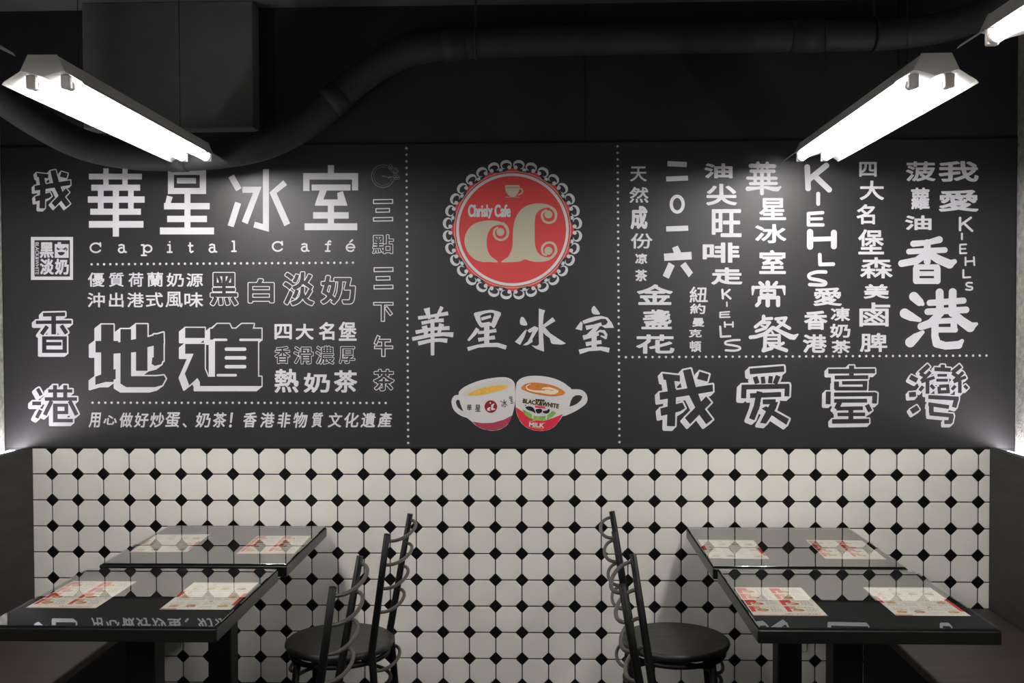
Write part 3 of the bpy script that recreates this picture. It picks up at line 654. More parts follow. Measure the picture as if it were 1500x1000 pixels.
p = Print().shape(KB, [('s', [(108, 262), (128, 190), (200, 132), (330, 103), (500, 108), (660, 140), (790, 195), (880, 260), (915, 300), (905, 450), (862, 570), (797, 680), (722, 790), (640, 870), (540, 905), (430, 910), (320, 885), (220, 828), (150, 735), (108, 600), (100, 400)]),
                       ('s', [(880, 310), (960, 300), (1050, 305), (1120, 345), (1155, 420), (1140, 500), (1060, 570), (940, 640), (790, 690), (800, 560), (860, 420)]), ('xp', [(890, 555), (912, 470), (940, 415), (985, 388), (1045, 386), (1083, 405), (1060, 460), (1005, 510), (950, 538)])], h=.22)
sub(p, 'cup', 'cupwhite', cb, 1)
sub(Print().shape(KB, [('s', [(183, 280), (235, 228), (340, 202), (480, 208), (640, 240), (760, 290), (828, 350), (780, 388), (640, 405), (480, 388), (320, 350), (220, 312)])], h=.22), 'drink', 'coffee', cb, 2, 'brown milk coffee')
sub(Print().shape(KB, [('t', *smooth_path([(320, 222, 8), (275, 245, 16), (260, 275, 16), (300, 308, 20), (380, 328, 26), (470, 335, 36), (570, 345, 52), (660, 348, 56), (710, 330, 44)], 5)), ('t', (690, 310, 26), (600, 285, 34), (520, 285, 28), (490, 292, 12)), ('t', (540, 315, 14), (600, 320, 22))], h=.2), 'foam', 'foam', cb, 3, 'cream foam swirl')
sub(Print().shape(KB, [('p', [(106, 560), (200, 622), (300, 700), (400, 750), (520, 762), (650, 720), (797, 660), (722, 790), (640, 870), (540, 905), (430, 910), (320, 885), (220, 828), (150, 735), (115, 620)])], h=.22), 'base_band', 'cupred', cb, 2, 'red foot of the cup')
sub(Print().shape(KB, [('s', [(205, 598), (300, 640), (400, 690), (520, 690), (600, 655), (640, 620), (690, 640), (650, 700), (540, 752), (420, 756), (320, 728), (240, 668)])], h=.2), 'grass', 'green', cb, 3, 'green grass of the cow picture')
sub(Print().shape(KB, [('t', (362, 640, 26), (350, 720, 18)), ('t', (560, 640, 30), (550, 735, 18)), ('t', (330, 590, 40), (400, 600, 56), (530, 615, 56)), ('t', (520, 630, 44), (575, 655, 34))], h=.2), 'cow', 'cupwhite', cb, 4, 'white cow bodies')
sub(Print().shape(KB, [('s', [(248, 572), (262, 552), (320, 550), (370, 580), (392, 650), (350, 625), (290, 605)]), ('s', [(400, 592), (480, 588), (488, 630), (440, 656), (408, 638)]), ('s', [(500, 622), (560, 608), (585, 588), (602, 600), (592, 640), (555, 656), (512, 645)]), ('o', (250, 536), 9)], h=.18), 'cow_patch', 'ink_dark', cb, 5, 'black patches of the cows')
p = Print(); p.type('BLACK&WHITE', (765.2, 587.2, 819.5, 594.6), weight=.55, h=.16, rot=.155)
sub(p, 'lettering', 'gold', cb, 3, 'gold edge of the arched lettering')
p = Print(); p.type('BLACK&WHITE', (765.8, 587.5, 818.9, 594.0), weight=.3, h=.14, rot=.155)
p.shape(KB, [('r', 22, (402+27*k, 450+2.2*k), (412+27*k, 460+2.2*k)) for k in range(5)], h=.14)
sub(p, 'lettering', 'ink_dark', cb, 4, 'black arched lettering')
sub(Print().shape(KB, [('r', 22, (396+25*k, 548+3*k), (404+25*k, 562+3*k)) for k in range(6)], h=.14), 'lettering', 'cupred', cb, 3, 'tiny red print')
p = Print(); p.type('MILK', (775, 618.8, 797, 625.6), weight=.35, h=.15, rot=.08)
sub(p, 'lettering', 'ink', cb, 4, 'white capital lettering on the red foot')
sub(Print().shape(KB, [('r', 9, (300, 768), (350, 772)), ('r', 9, (480, 795), (540, 792)), ('t', (360, 760, 18), (410, 740, 26), (470, 750, 22)), ('r', 8, (310, 848), (420, 872), (500, 878))], h=.16), 'scroll', 'gold', cb, 4, 'gold scroll print')

# --- right third: columns of writing
p = Print()
for c, b, wt in zip('天然成份凉茶', [(923, 243.7, 947.5, 265.8), (921.9, 273.6, 950, 297), (923.5, 301.5, 948.5, 335.7), (924, 341.5, 956, 364), (930.4, 371, 948, 386.5), (930.4, 394.5, 948, 412)], (.45, .55, 1.25, .5, .7, .7)): p.type(c, b, weight=wt, h=.26)
mpart(p, 'lettering')
mpart(words('金盞花', [(933, 416.2, 985.5, 446.5), (939.5, 453, 984, 482.2), (932, 489.6, 988, 518)], weight=1.05, h=.3), 'lettering', split=True)
p = Print(); p.shape(FE, [('f', 33, (338, 172), (461, 178))]); p.shape(FE, [('f', 31, (330, 270), (469, 264))], same=True)
p.shape(FE, [('r', 21, *[(400+38*math.cos(t*PI/16), 430+50*math.sin(t*PI/16)) for t in range(33)])])
p.shape(FE, [('f', 33, (330, 588), (470, 583))]); p.shape(FE, [('p', [(368, 708), (404, 694), (424, 735), (424, 760), (385, 760)]), ('p', [(315, 745), (490, 733), (493, 782), (318, 791)]), ('p', [(346, 800), (384, 822), (346, 905), (308, 885)]), ('p', [(420, 822), (452, 798), (500, 866), (474, 896)])])
mpart(p, 'lettering', label='four heavy square-cut numerals', split=True)
mpart(words('油尖旺啡走', [(1031.6, 239, 1073.2, 261), (1034.5, 269, 1079.5, 300.8), (1042.6, 306, 1086.3, 347.3), (1029.2, 355, 1083.4, 384.8), (1042, 391.5, 1087.6, 416.8)], weight=1.2, h=.3), 'lettering', split=True)
mpart(words('紐約曼克頓', [(1010, 419.6, 1037, 443), (1010.8, 444.5, 1033.4, 459.8), (1014, 465.6, 1032, 478.4), (1009, 482, 1028, 494), (1010, 499, 1027.4, 515.6)], weight=.5, h=.24), 'lettering')
p = Print(); p.shape(FH, [('r', 14, (659, 18), (662, 70)), ('r', 13, (703, 18), (668, 48)), ('r', 13, (676, 42), (708, 71))], h=.24); p.shape(FH, [('r', 9, (686, 94), (687, 118))], h=.24)
p.shape(FH, [('r', 9, (645, 156), (645, 185)), ('r', 9, (645, 156), (702, 152)), ('r', 9, (645, 170), (698, 168)), ('r', 9, (645, 186), (704, 184))], h=.24); p.shape(FH, [('r', 11, (673, 216), (675, 244)), ('r', 11, (723, 216), (723, 243)), ('r', 10, (673, 230), (723, 230))], h=.24)
p.shape(FH, [('r', 13, (646, 243), (650, 304), (707, 301))], h=.24); p.shape(FH, [('r', 13, *smooth_path([(764, 324), (720, 326), (680, 335), (682, 350), (725, 357), (763, 367), (765, 380), (735, 389), (680, 387)], 5))], h=.24)
mpart(p, 'lettering', split=True)
CW = (1080, 230, .17); CX = (1080, 400, .12)
p = Print(); p.shape(CW, [('r', 30, (178, 53), (178, 90)), ('r', 30, (258, 53), (258, 90)), ('r', 36, (116, 75), (318, 78)), ('r', 30, (120, 121), (316, 121)), ('r', 28, (90, 181), (334, 182)), ('r', 27, (114, 229), (336, 227)), ('t', (92, 274, 40), (160, 268, 26), (240, 260, 24), (310, 274, 38), (345, 276, 40), (372, 258, 18)), ('r', 33, (213, 110), (213, 312)), ('r', 28, (154, 121), (154, 228)), ('r', 28, (271, 121), (271, 228))], h=.28)
for c, b in zip('星冰室', [(1112, 289.7, 1151.5, 322.3), (1106.3, 328, 1152, 356.2), (1112, 366, 1151.3, 401.3)]): p.type(c, b, weight=1.05, h=.28)
p.shape(CX, [('r', 58, (372, 118), (372, 170)), ('r', 42, (278, 118), (312, 145)), ('r', 42, (478, 115), (450, 145)), ('t', (192, 175, 38), (372, 170, 36), (570, 168, 40)), ('t', (195, 175, 46), (186, 262, 18)), ('t', (566, 172, 48), (578, 260, 18)), ('r', 36, (292, 212), (458, 212)), ('r', 28, (292, 264), (458, 264)), ('r', 38, (292, 212), (292, 262)), ('r', 38, (456, 212), (456, 262)),
             ('r', 42, (272, 300), (504, 298)), ('r', 44, (272, 300), (268, 360), (238, 392)), ('r', 52, (498, 300), (498, 388)), ('r', 54, (372, 264), (372, 390))], h=.28)
p.shape(CX, [('r', 44, (322, 528), (320, 580)), ('r', 38, (320, 560), (420, 552)), ('r', 40, (300, 592), (222, 655)), ('r', 36, (300, 606), (396, 600), (345, 672), (232, 708)), ('r', 26, (296, 640), (335, 655)), ('r', 38, (470, 558), (594, 545), (560, 612), (470, 680)), ('r', 40, (500, 590), (638, 672)), ('t', (430, 665, 44), (340, 740, 50), (230, 775, 44), (162, 782, 46)), ('t', (440, 665, 44), (560, 730, 50), (650, 775, 66), (690, 782, 62), (738, 748, 22)),
             ('r', 26, (425, 716), (438, 740)), ('r', 46, (342, 758), (336, 920)), ('r', 40, (512, 758), (512, 848)), ('r', 30, (342, 756), (512, 756)), ('r', 30, (342, 804), (512, 802)), ('r', 28, (342, 850), (512, 850)), ('r', 44, (330, 915), (318, 945), (420, 915)), ('r', 46, (400, 872), (598, 942)), ('r', 36, (562, 852), (500, 885))], h=.28)
mpart(p, 'lettering', label='bold clerical-script column', split=True)
p = Print(); p.shape(FE, [('r', 36, (1228, 194), (1234, 330)), ('r', 36, (1350, 184), (1240, 272)), ('r', 36, (1275, 250), (1368, 338))]); p.shape(FE, [('r', 25, (1298, 364), (1298, 428))])
p.shape(FE, [('r', 22, (1236, 490), (1236, 562)), ('r', 22, (1236, 490), (1326, 484)), ('r', 20, (1236, 525), (1320, 523)), ('r', 22, (1236, 562), (1328, 562))]); p.shape(FE, [('r', 40, (1246, 608), (1246, 700)), ('r', 38, (1398, 612), (1398, 698)), ('r', 30, (1246, 654), (1398, 650))])
p.shape(FE, [('r', 24, (1308, 752), (1310, 814), (1394, 812))]); p.shape(FE, [('r', 22, *smooth_path([(1346, 862), (1290, 862), (1242, 878), (1248, 902), (1305, 914), (1344, 928), (1330, 944), (1244, 942)], 5))])
for c, b, wt in zip('愛香港', [(1191.5, 421, 1233.2, 448), (1177.8, 454.8, 1212, 483), (1176, 489.5, 1211, 516.5)], (.85, 1.05, 1.0)): p.type(c, b, weight=wt, h=.28)
mpart(p, 'lettering', label='bold column mixing latin capitals and characters', split=True)
mpart(words('凍奶茶', [(1216.8, 450, 1245.2, 470.2), (1215.6, 474, 1245.8, 494.6), (1218, 498, 1246, 517.4)], weight=.75, h=.26), 'lettering')
mpart(words('四大名堡森美鹵脾', [(1258.6, 237, 1284.2, 258.8), (1259.3, 264.4, 1295, 293), (1254.7, 299, 1281.8, 328.4), (1257, 335.7, 1295, 372.6), (1260, 376.6, 1307.7, 407.6), (1265, 416, 1302.2, 437.4), (1258.8, 442.8, 1304, 478.2), (1259.5, 487.6, 1299.8, 515.4)], weight=.78, h=.28), 'lettering', split=True)
p = words('菠蘿油', [(1327, 236.2, 1370.3, 265.6), (1334.6, 274.8, 1361.8, 307), (1325.8, 315.4, 1364.6, 337)], weight=.95, h=.28)
p.shape(FG, [('t', (600, 682, 40), (690, 675, 34), (765, 656, 44)), ('r', 36, (572, 732), (800, 722)), ('r', 44, (688, 676), (688, 795)), ('t', (690, 740, 44), (620, 790, 46), (525, 808, 44)), ('t', (690, 740, 44), (760, 782, 54), (830, 812, 56), (862, 795, 30)), ('r', 42, (618, 842), (618, 918)), ('r', 42, (752, 842), (752, 918)), ('r', 34, (618, 830), (752, 830)), ('r', 30, (618, 872), (752, 872)), ('r', 36, (618, 920), (752, 920))])
p.shape(FI, [('t', (578, 60, 58), (612, 92, 50), (630, 104, 26)), ('t', (522, 162, 60), (560, 182, 52), (612, 202, 26)), ('t', (556, 338, 62), (590, 308, 50), (632, 276, 22)), ('r', 48, (735, 34), (738, 160)), ('r', 48, (815, 32), (812, 160)), ('r', 38, (675, 98), (880, 84)), ('r', 40, (662, 152), (896, 140)), ('t', (735, 165, 44), (680, 222, 50), (622, 242, 44)), ('t', (822, 165, 46), (870, 210, 56), (920, 245, 62), (960, 226, 20)),
             ('r', 34, (712, 210), (830, 205)), ('r', 40, (822, 208), (822, 258)), ('r', 34, (712, 262), (830, 262)), ('t', (708, 205, 44), (706, 300, 44), (718, 345, 52), (770, 360, 46), (850, 354, 48), (872, 330, 24))])
mpart(p, 'lettering', label='bold clerical-script column', split=True)
p = words('我愛', [(1375, 235.8, 1433.6, 266.2), (1375, 278, 1433.6, 310)], weight=1.1, h=.28)
p.shape(FG, [('r', 16, (897, 518), (897, 595)), ('r', 15, (966, 516), (903, 562)), ('r', 15, (918, 548), (974, 600))], h=.24); p.shape(FG, [('r', 12, (909, 618), (909, 653))], h=.24)
p.shape(FG, [('r', 11, (897, 688), (897, 742)), ('r', 11, (897, 688), (936, 686)), ('r', 10, (897, 715), (931, 714)), ('r', 11, (897, 743), (937, 742))], h=.24); p.shape(FG, [('r', 12, (932, 770), (932, 818)), ('r', 12, (985, 768), (988, 818)), ('r', 12, (932, 795), (986, 792))], h=.24)
p.shape(FG, [('r', 12, (918, 850), (918, 897), (962, 895))], h=.24); p.shape(FG, [('r', 11, *smooth_path([(973, 931), (945, 931), (936, 942), (948, 953), (972, 958), (974, 970), (960, 976), (935, 973)], 5))], h=.24)
mpart(p, 'lettering', split=True)
mpart(Print().dots((916.8, 522.9), (1445, 520.6), 55, 1.75), 'dotted_line')
p = Print(); p.shape(FH, WO, style='block', o=10, sh=(-19, 20), h=.3)
p.shape(FH, [('f', 36, (826, 516), (1036, 500)), ('f', 30, (858, 548), (872, 590)), ('f', 26, (905, 548), (910, 590)), ('f', 26, (955, 544), (950, 588)), ('f', 30, (1000, 542), (980, 592)), ('f', 30, (776, 612), (1068, 606)), ('f', 32, (792, 600), (788, 680)), ('f', 30, (1055, 600), (1052, 668)), ('f', 30, (828, 664), (1018, 656)), ('f', 36, (886, 638), (868, 730), (838, 808)), ('f', 30, (905, 702), (985, 700)), ('p', [(950, 712), (1000, 700), (985, 745), (950, 800), (925, 835), (888, 830)]), ('p', [(898, 742), (925, 728), (1066, 806), (1050, 842)])], style='block', o=11, sh=(-19, 18), h=.3)
p.shape(CT, [('f', 48, (345, 60), (345, 110)), ('f', 44, (138, 112), (552, 109)), ('f', 44, (343, 110), (343, 165)), ('f', 36, (195, 166), (492, 163)), ('f', 46, (212, 200), (212, 272)), ('f', 34, (260, 213), (485, 211)), ('f', 42, (462, 215), (462, 270)), ('f', 36, (198, 264), (480, 264)), ('f', 46, (140, 288), (138, 402)), ('f', 38, (190, 316), (558, 313)), ('f', 46, (550, 300), (545, 396)), ('f', 36, (190, 372), (482, 370)), ('f', 45, (242, 380), (210, 445)), ('f', 36, (210, 440), (445, 436)), ('f', 42, (478, 405), (510, 465)), ('f', 46, (338, 440), (338, 540)), ('f', 34, (220, 491), (465, 490)), ('f', 42, (172, 553), (500, 548))], style='block', o=11, sh=(-22, 22), i=1, h=.28)
p.shape(CT, [('f', 46, (858, 160), (922, 194)), ('f', 46, (848, 318), (912, 312)), ('f', 50, (868, 468), (932, 428)), ('f', 40, (1147, 52), (1145, 100)), ('f', 38, (1072, 92), (1218, 100)), ('f', 26, (1098, 147), (1184, 147)), ('f', 28, (1088, 190), (1192, 190)), ('f', 32, (1113, 245), (1188, 240), (1194, 290), (1117, 294), (1113, 245)),
             ('f', 40, (1025, 58), (945, 130)), ('f', 36, (945, 130), (1000, 160)), ('f', 32, (1038, 115), (955, 202)), ('f', 30, (955, 205), (1075, 165)), ('f', 36, (1012, 195), (1012, 310)), ('f', 32, (975, 243), (942, 283)), ('f', 32, (1040, 232), (1072, 266)),
             ('f', 40, (1305, 62), (1228, 125)), ('f', 36, (1228, 125), (1280, 160)), ('f', 32, (1328, 118), (1240, 202)), ('f', 30, (1240, 205), (1352, 160)), ('f', 34, (1296, 195), (1296, 304)), ('f', 30, (1258, 238), (1226, 274)), ('f', 30, (1335, 235), (1364, 266)),
             ('f', 38, (1018, 337), (1288, 352)), ('f', 44, (1268, 350), (1245, 430)), ('f', 36, (1018, 400), (1202, 426)), ('f', 44, (1045, 400), (1045, 480)), ('f', 38, (1028, 482), (1240, 502)), ('f', 44, (1226, 495), (1210, 565)), ('f', 36, (1222, 558), (1158, 558))], style='block', o=10, sh=(-18, 20), i=1, h=.28)
mpart(p, 'lettering', label='row of black block characters with white outline and shadow', split=True)

# ================================================================== LAMPS
def make_lamp(name, label):
    t = thing(name, label, 'ceiling light', group='hanging twin-tube lamps')
    L = 0.60
    bm = bmesh.new()                         # folded sheet reflector, white inside and out
    prof = [(-.098, 0.0), (-.093, .006), (-.052, .032), (-.030, .029), (0, .018), (.030, .029), (.052, .032), (.093, .006), (.098, 0.0)]
    lo = [[bm.verts.new((x, s*L, z)) for x, z in prof] for s in (-1, 1)]
    hi = [[bm.verts.new((x*1.004, s*L, z+.0016)) for x, z in prof] for s in (-1, 1)]
    for k in range(len(prof)-1):
        bm.faces.new((lo[0][k], lo[0][k+1], lo[1][k+1], lo[1][k])); bm.faces.new((hi[0][k], hi[1][k], hi[1][k+1], hi[0][k+1]))
        for e in (0, 1): bm.faces.new((lo[e][k], hi[e][k], hi[e][k+1], lo[e][k+1]))
    for k in (0, len(prof)-1): bm.faces.new((lo[0][k], lo[1][k], hi[1][k], hi[0][k]))
    bmesh.ops.recalc_face_normals(bm, faces=bm.faces); obj('reflector', bm, M['lamp'], t)
    bm = bmesh.new()
    pr = [(-.052, .0345), (-.034, .0695), (.034, .0695), (.052, .0345), (.0, .021)]
    E = [[bm.verts.new((x, s*(L-.004), z)) for x, z in pr] for s in (-1, 1)]
    for k in range(5): bm.faces.new((E[0][k], E[0][(k+1) % 5], E[1][(k+1) % 5], E[1][k]))
    bmesh.ops.recalc_face_normals(bm, faces=bm.faces); obj('housing', bm, M['lamp'], t)
    for s in (-1, 1):
        bm = bmesh.new(); q = [(-.053, .033), (-.035, .071), (.035, .071), (.053, .033), (.0, .0195)]
        a = [bm.verts.new((x, s*(L-.003), z)) for x, z in q]; b = [bm.verts.new((x, s*(L+.002), z)) for x, z in q]
        bm.faces.new(a); bm.faces.new(b[::-1])
        for k in range(5): bm.faces.new((a[k], a[(k+1) % 5], b[(k+1) % 5], b[k]))
        bmesh.ops.recalc_face_normals(bm, faces=bm.faces); obj('end_plate', bm, M['lamp'], t)
    for sx in (-1, 1):
        bm = bmesh.new(); add_tube(bm, [(sx*.042, -L+.058, .010), (sx*.042, L-.058, .010)], .0128, 18); obj('tube', bm, M['tube'], t)
        for s in (-1, 1):
            bm = bmesh.new()
            add_tube(bm, [(sx*.042, s*(L-.060), .010), (sx*.042, s*(L-.040), .010)], .0134, 16)
            y = s*(L-.034)
            add_box(bm, sx*.042-.012, sx*.042+.012, y-.009, y+.009, -.003, .030, .003)
            obj('lamp_holder', bm, M['lampcap'], t)
    for s in (-1, 1):
        bm = bmesh.new(); add_tube(bm, [(0, s*(L-.20), .0695), (0, s*(L-.20), CEIL-LAMP_Z)], .0012, 6); obj('suspension_wire', bm, M['blackmetal'], t)
    return t
LAMP_Z = 2.083
l0 = make_lamp('fluorescent_lamp', 'hanging twin-tube fluorescent lamp on the right, seen at full length')
l0.location = (1.022, -.765, LAMP_Z-.005); l0.rotation_euler = (0, 0, -.016)
dup(l0, (-1.129, -.80, LAMP_Z+.007), .033, 'hanging twin-tube fluorescent lamp on the left, seen at full length')
dup(l0, (1.034, -2.273, LAMP_Z-.005), 0, 'hanging fluorescent lamp cut off by the top right corner of the photo')
dup(l0, (-1.137, -2.257, LAMP_Z+.007), 0, 'hanging fluorescent lamp of which only the reflector tip shows at the left edge')

for x, side in ((-1.12, 'left'), (1.03, 'right')):
    dup(l0, (x, -3.75, LAMP_Z), 0, 'hanging twin-tube fluorescent lamp out of view behind the viewer on the %s' % side)
# ================================================================== PIPE
def pipe_seg(bm, pts, r): add_tube(bm, smooth_path(pts, 8), r, 20)
pt = thing('ceiling_pipe', 'black painted drain pipe running under the ceiling and sagging down at the left', 'pipe')
PR = .054
main = [(1.66, -5.15, 2.60), (1.66, -3.0, 2.60), (1.66, -1.5, 2.60), (1.64, -.55, 2.585), (1.58, -.22, 2.565), (1.38, -.09, 2.548), (1.0, -.085, 2.543), (.3, -.085, 2.54), (-.18, -.085, 2.532), (-.42, -.085, 2.50), (-.60, -.085, 2.40), (-.77, -.10, 2.25), (-.92, -.135, 2.165), (-1.08, -.15, 2.13), (-1.25, -.15, 2.121), (-1.42, -.17, 2.127), (-1.55, -.25, 2.15), (-1.625, -.42, 2.20), (-1.66, -.70, 2.27), (-1.68, -1.1, 2.36), (-1.70, -1.75, 2.49), (-1.70, -2.3, 2.56), (-1.70, -3.2, 2.58), (-1.70, -5.15, 2.58)]
bm = bmesh.new(); pipe_seg(bm, main, PR); obj('pipe_run', bm, M['pipe'], pt)
for a, b in (((.98, -.085, 2.543), (1.10, -.085, 2.544)), ((-.655, -.088, 2.355), (-.70, -.093, 2.315)), ((-.20, -.085, 2.530), (-.28, -.085, 2.523)), ((-1.21, -.15, 2.122), (-1.27, -.15, 2.121))):
    bm = bmesh.new(); add_tube(bm, [a, b], PR+.004, 20); obj('coupling', bm, M['pipe'], pt)
for x, z in ((-.16, 2.534), (1.28, 2.546)):
    bm = bmesh.new(); add_tube(bm, [(x+.0, -.085+(PR+.006)*math.sin(2*PI*k/24), z+(PR+.006)*math.cos(2*PI*k/24)) for k in range(24)], .004, 6, closed=True)
    add_tube(bm, [(x, -.085, z+PR+.006), (x, -.085, CEIL)], .004, 6); obj('hanger', bm, M['pipe'], pt)

# ================================================================== BENCHES
def bench(side, label):
    t = thing('banquette_bench', label, 'bench', (0, 0, 0), group='wall benches')
    s = -1 if side == 'l' else 1
    xb, xf, xw = (-1.873, -1.392, XL) if side == 'l' else (1.741, 1.258, XR)
    Y0, Y1 = -2.3, -0.0005
    def bx(name, m, xa, xc, z0, z1, y0=Y0, y1=Y1, bev=.003):
        b = bmesh.new(); add_box(b, min(xa, xc), max(xa, xc), y0, y1, z0, z1, bev); return obj(name, b, m, t)
    bx('seat', M['bench'], xb-s*.001, xf, .408, .440, bev=.006)
    bx('seat_base', M['benchfront'], xb-s*.001, xf+s*.02, .001, .407)
    bk = bx('backrest', M['benchback'], xb, xb+s*.034, .001, 1.038)
    bx('light_trough', M['benchback'], xb+s*.035, xw-s*.001, .90, 1.004, bev=0)
    bx('led_strip', M['led'], xb+s*.042, xw-s*.020, 1.0045, 1.029, bev=0)
    return t
bench('l', 'dark brown bench with lit ledge along the left wall')
bench('r', 'dark brown bench with lit ledge along the right wall')

# ================================================================== TABLES
TW, TD, TT = .603, .590, .036
def make_table(label):
    t = thing('cafe_table', label, 'table', group='square glass-topped tables')
    bm = bmesh.new(); add_box(bm, -TW/2, TW/2, -TD/2, TD/2, .75-TT-.004, .746, .004); 
    for f in bm.faces: f.material_index = 0 if f.normal.z > .5 else 1
    bm.normal_update()
    for f in bm.faces: f.material_index = 0 if f.normal.z > .5 else 1
    obj('tabletop', bm, [M['tabletop'], M['edge']], t)
    bm = bmesh.new(); add_box(bm, -TW/2+.004, TW/2-.004, -TD/2+.004, TD/2-.004, .7474, .7514, .0008, seg=1); obj('glass_sheet', bm, M['glass'], t)
    bm = bmesh.new(); add_box(bm, -.041, .041, -.041, .041, .03, .75-TT-.005, .006); obj('column', bm, M['blackmetal'], t)
    bm = bmesh.new(); add_box(bm, -.15, .15, -.15, .15, .704, .7095, .001); obj('mounting_plate', bm, M['blackmetal'], t)
    bm = bmesh.new(); add_lathe(bm, [(.225, .001), (.23, .006), (.225, .014), (.10, .026), (.055, .040)], 40); obj('base', bm, M['blackmetal'], t, True)
    return t
RFc, RNc, LFc, LNc = (.913, -.344, 0), (.922, -.964, 0), (-1.033, -.340, 0), (-1.045, -.986, 0)
t0 = make_table('square glass-topped black table by the tiled wall on the right'); t0.location = RFc
dup(t0, RNc, 0, 'square glass-topped black table nearest the viewer on the right')
dup(t0, LFc, 0, 'square glass-topped black table by the tiled wall on the left')
dup(t0, LNc, 0, 'square glass-topped black table nearest the viewer on the left')

# ================================================================== MENUS
def menu_mesh(variant, seed):
    rnd = random.Random(seed); V, F, MI = [], [], []
    W2, D2 = .0965, .138
    def quad(x0, y0, x1, y1, z, mi, sk=0.0):
        b = len(V); V.extend(((x0, y0, z), (x1, y0, z), (x1+sk, y1, z), (x0+sk, y1, z))); F.append((b, b+1, b+2, b+3)); MI.append(mi)
    def blob(cx, cy, rx, ry, z, mi):
        b = len(V); V.extend((cx+rx*(.85+.3*rnd.random())*math.cos(2*PI*k/12), cy+ry*(.85+.3*rnd.random())*math.sin(2*PI*k/12), z) for k in range(12)); F.append(tuple(range(b, b+12))); MI.append(mi)
    def line(x, y, L, hgt, z):
        while L > 0:
            g = min(L, .004+.006*rnd.random()); quad(x, y, x+g*.8, y+hgt, z, 5); x += g+.0012; L -= g+.0012
    b = len(V); V.extend(((-W2, -D2, 0), (W2, -D2, 0), (W2, D2, 0), (-W2, D2, 0), (-W2, -D2, .0003), (W2, -D2, .0003), (W2, D2, .0003), (-W2, D2, .0003)))
    for q in ((4, 5, 6, 7), (3, 2, 1, 0), (0, 1, 5, 4), (1, 2, 6, 5), (2, 3, 7, 6), (3, 0, 4, 7)): F.append(tuple(b+k for k in q)); MI.append(0)
    z1, z2, z3 = .00042, .00054, .00066
    if variant == 'A':                      # two columns of set meals with red price tabs
        for c in range(2):
            for r in range(4):
                x = -W2+.003+c*.095; y = D2-.066-r*.060
                quad(x, y+.004, x+.012, y+.056, z1, 1); quad(x+.012, y+.030, x+.030, y+.056, z1, 2 if r % 2 else 1)
                blob(x+.032, y+.020, .016, .012, z1, 3); blob(x+.026+.01*rnd.random(), y+.020, .008, .007, z2, 4)
                line(x+.034, y+.044, .045, .0035, z2)
                for k in range(3): line(x+.054, y+.010+k*.010, .030, .0028, z2)
                quad(x+.012, y+.001, x+.090, y+.0022, z1, 2)
        quad(-W2, -D2, W2, -D2+.006, z1, 2); line(-.01, -D2+.012, .09, .005, z2)
    else:                                   # white sheet of single dishes with red corner tabs
        quad(-W2, -.02, -W2+.010, .045, z1, 1); quad(W2-.010, -.10, W2, .02, z1, 1); quad(-W2, -D2, -W2+.045, -D2+.010, z1, 2)
        for c in range(4):
            for r in range(6):
                x = -W2+.010+c*.045; y = D2-.040-r*.043
                k = rnd.random()
                if k < .38 or (r == 5 and c != 2): blob(x+.018, y+.014, .014, .011, z1, 3 if rnd.random() < .6 else 4)
                if rnd.random() < .35: blob(x+.016, y+.014, .006, .006, z2, 2)
                line(x+.002, y+.030, .036, .0026, z2); line(x+.004, y+.001, .022+.012*rnd.random(), .0022, z2)
        line(-.06, D2-.010, .12, .004, z2)
    me = bpy.data.meshes.new('paper_menu'); me.from_pydata(V, [], F); me.polygons.foreach_set('material_index', MI); me.update()
    for k in ('paper', 'menured', 'menupink', 'menufood', 'menugold', 'menutext'): me.materials.append(M[k])
    return me
mA, mB = menu_mesh('A', 3), menu_mesh('B', 5)
for me, x, y, rz, lab in (
    (mA, -1.228, -.970, 0, 'left one of two paper menus on the near left table, red price tabs'),
    (mB, -.858, -.977, .01, 'right one of two paper menus on the near left table, red at its edges'),
    (mA, .731, -1.001, 0, 'left one of two paper menus on the near right table, red price tabs'),
    (mB, 1.103, -.994, 0, 'right one of two paper menus on the near right table, red at its edges'),
    (mB, -1.220, -.317, .05, 'left one of two paper menus on the left table by the wall'),
    (mA, -.849, -.336, .03, 'right one of two paper menus on the left table by the wall'),
    (mB, .720, -.377, -.02, 'left one of two paper menus on the right table by the wall'),
    (mA, 1.096, -.377, -.03, 'right one of two paper menus on the right table by the wall')):
    o = bpy.data.objects.new('paper_menu', me); COL.objects.link(o); o.location = (x, y, .7462); o.rotation_euler = (0, 0, rz)
    tag(o, lab, 'menu', 'paper menus under the table glass')

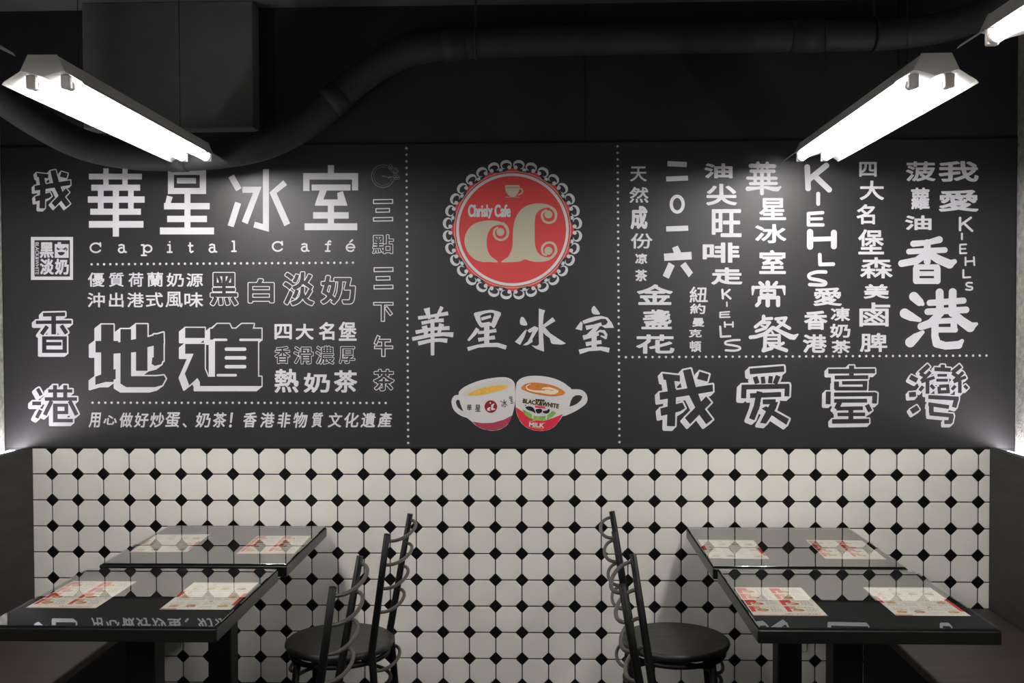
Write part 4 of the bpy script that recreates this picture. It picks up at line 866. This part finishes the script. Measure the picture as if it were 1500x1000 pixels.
# ================================================================== CHAIRS
def make_chair(label):
    t = thing('bistro_chair', label, 'chair', group='round-seated chairs with bowed rungs')
    SZ = .46
    bm = bmesh.new(); add_lathe(bm, [(.166, SZ-.026), (.176, SZ-.022), (.181, SZ-.012), (.180, SZ-.005), (.174, SZ)], 56)
    o = obj('seat', bm, M['wood'], t)
    for p in o.data.polygons: p.use_smooth = len(p.vertices) == 4
    bm = bmesh.new(); add_tube(bm, [(.160*math.cos(2*PI*k/48), .160*math.sin(2*PI*k/48), SZ-.042) for k in range(48)], .009, 10, closed=True); obj('apron_ring', bm, M['blackmetal'], t)
    post = lambda z: ((-.142-.063*((z-SZ)/.39)) if z > SZ else (-.142-.035*((SZ-z)/SZ)), .125+(.043*((z-SZ)/.39) if z > SZ else .020*((SZ-z)/SZ)))
    for s in (-1, 1):
        bm = bmesh.new(); zs = [.002, .2, .40, .44, .46, .50, .66, .85]
        add_tube(bm, [(post(z)[0], s*post(z)[1], z) for z in zs], [.010, .011, .0125, .0125, .0125, .0122, .0112, .0098], 12); obj('back_post', bm, M['blackmetal'], t)
    for s in (-1, 1):
        bm = bmesh.new(); add_tube(bm, [(.108, s*.108, SZ-.030), (.125, s*.125, .25), (.142, s*.142, .002)], [.0125, .012, .009], 12); obj('leg', bm, M['blackmetal'], t)
    def bow(x, y, z, b, sgn, n=22):
        return [(x+sgn*b*math.sin(PI*k/n)**.8, -y*math.cos(PI*k/n), z-.006*math.sin(PI*k/n)) for k in range(n+1)]
    for z, b in ((.829, .045), (.751, .045), (.673, .045), (.595, .045), (.402, .048)):
        x, y = post(z); bm = bmesh.new(); add_tube(bm, bow(x, y, z, b, -1), .0056, 10); obj('rung', bm, M['wire'], t)
    bm = bmesh.new(); add_tube(bm, bow(.113, .113, .385, .042, 1), .0056, 10); obj('rung', bm, M['wire'], t)
    bm = bmesh.new(); add_tube(bm, [(.160*math.cos(2*PI*k/48)-.008, .155*math.sin(2*PI*k/48), .325) for k in range(48)], .0065, 10, closed=True); obj('hoop', bm, M['blackmetal'], t)
    return t
c0 = make_chair('black round-seated chair with bowed back rungs by the wall on the right'); c0.location = (.520, -.433, 0); c0.rotation_euler = (0, 0, -.043)
dup(c0, (.513, -1.099, 0), -.17, 'black chair nearer the viewer on the right, its seat below the frame')
dup(c0, (-.599, -.462, 0), PI-.084, 'black round-seated chair with bowed back rungs by the wall on the left')
dup(c0, (-.650, -1.097, 0), PI-.022, 'black chair nearer the viewer on the left, its seat below the frame')

# ================================================================== SOCKET
t = thing('wall_socket', 'pale double wall socket low on the tiles behind the right table column', 'socket', (1.006, 0, .276))
bm = bmesh.new(); add_box(bm, -.061, .061, -.010, .0005, 0, .072, .003); obj('socket_plate', bm, M['socket'], t)
for x in (-.03, .03):
    bm = bmesh.new()
    for dx in (-.007, .007): add_box(bm, x+dx-.001, x+dx+.001, -.0108, -.0095, .030, .040)
    obj('outlet', bm, M['ink_dark'], t)
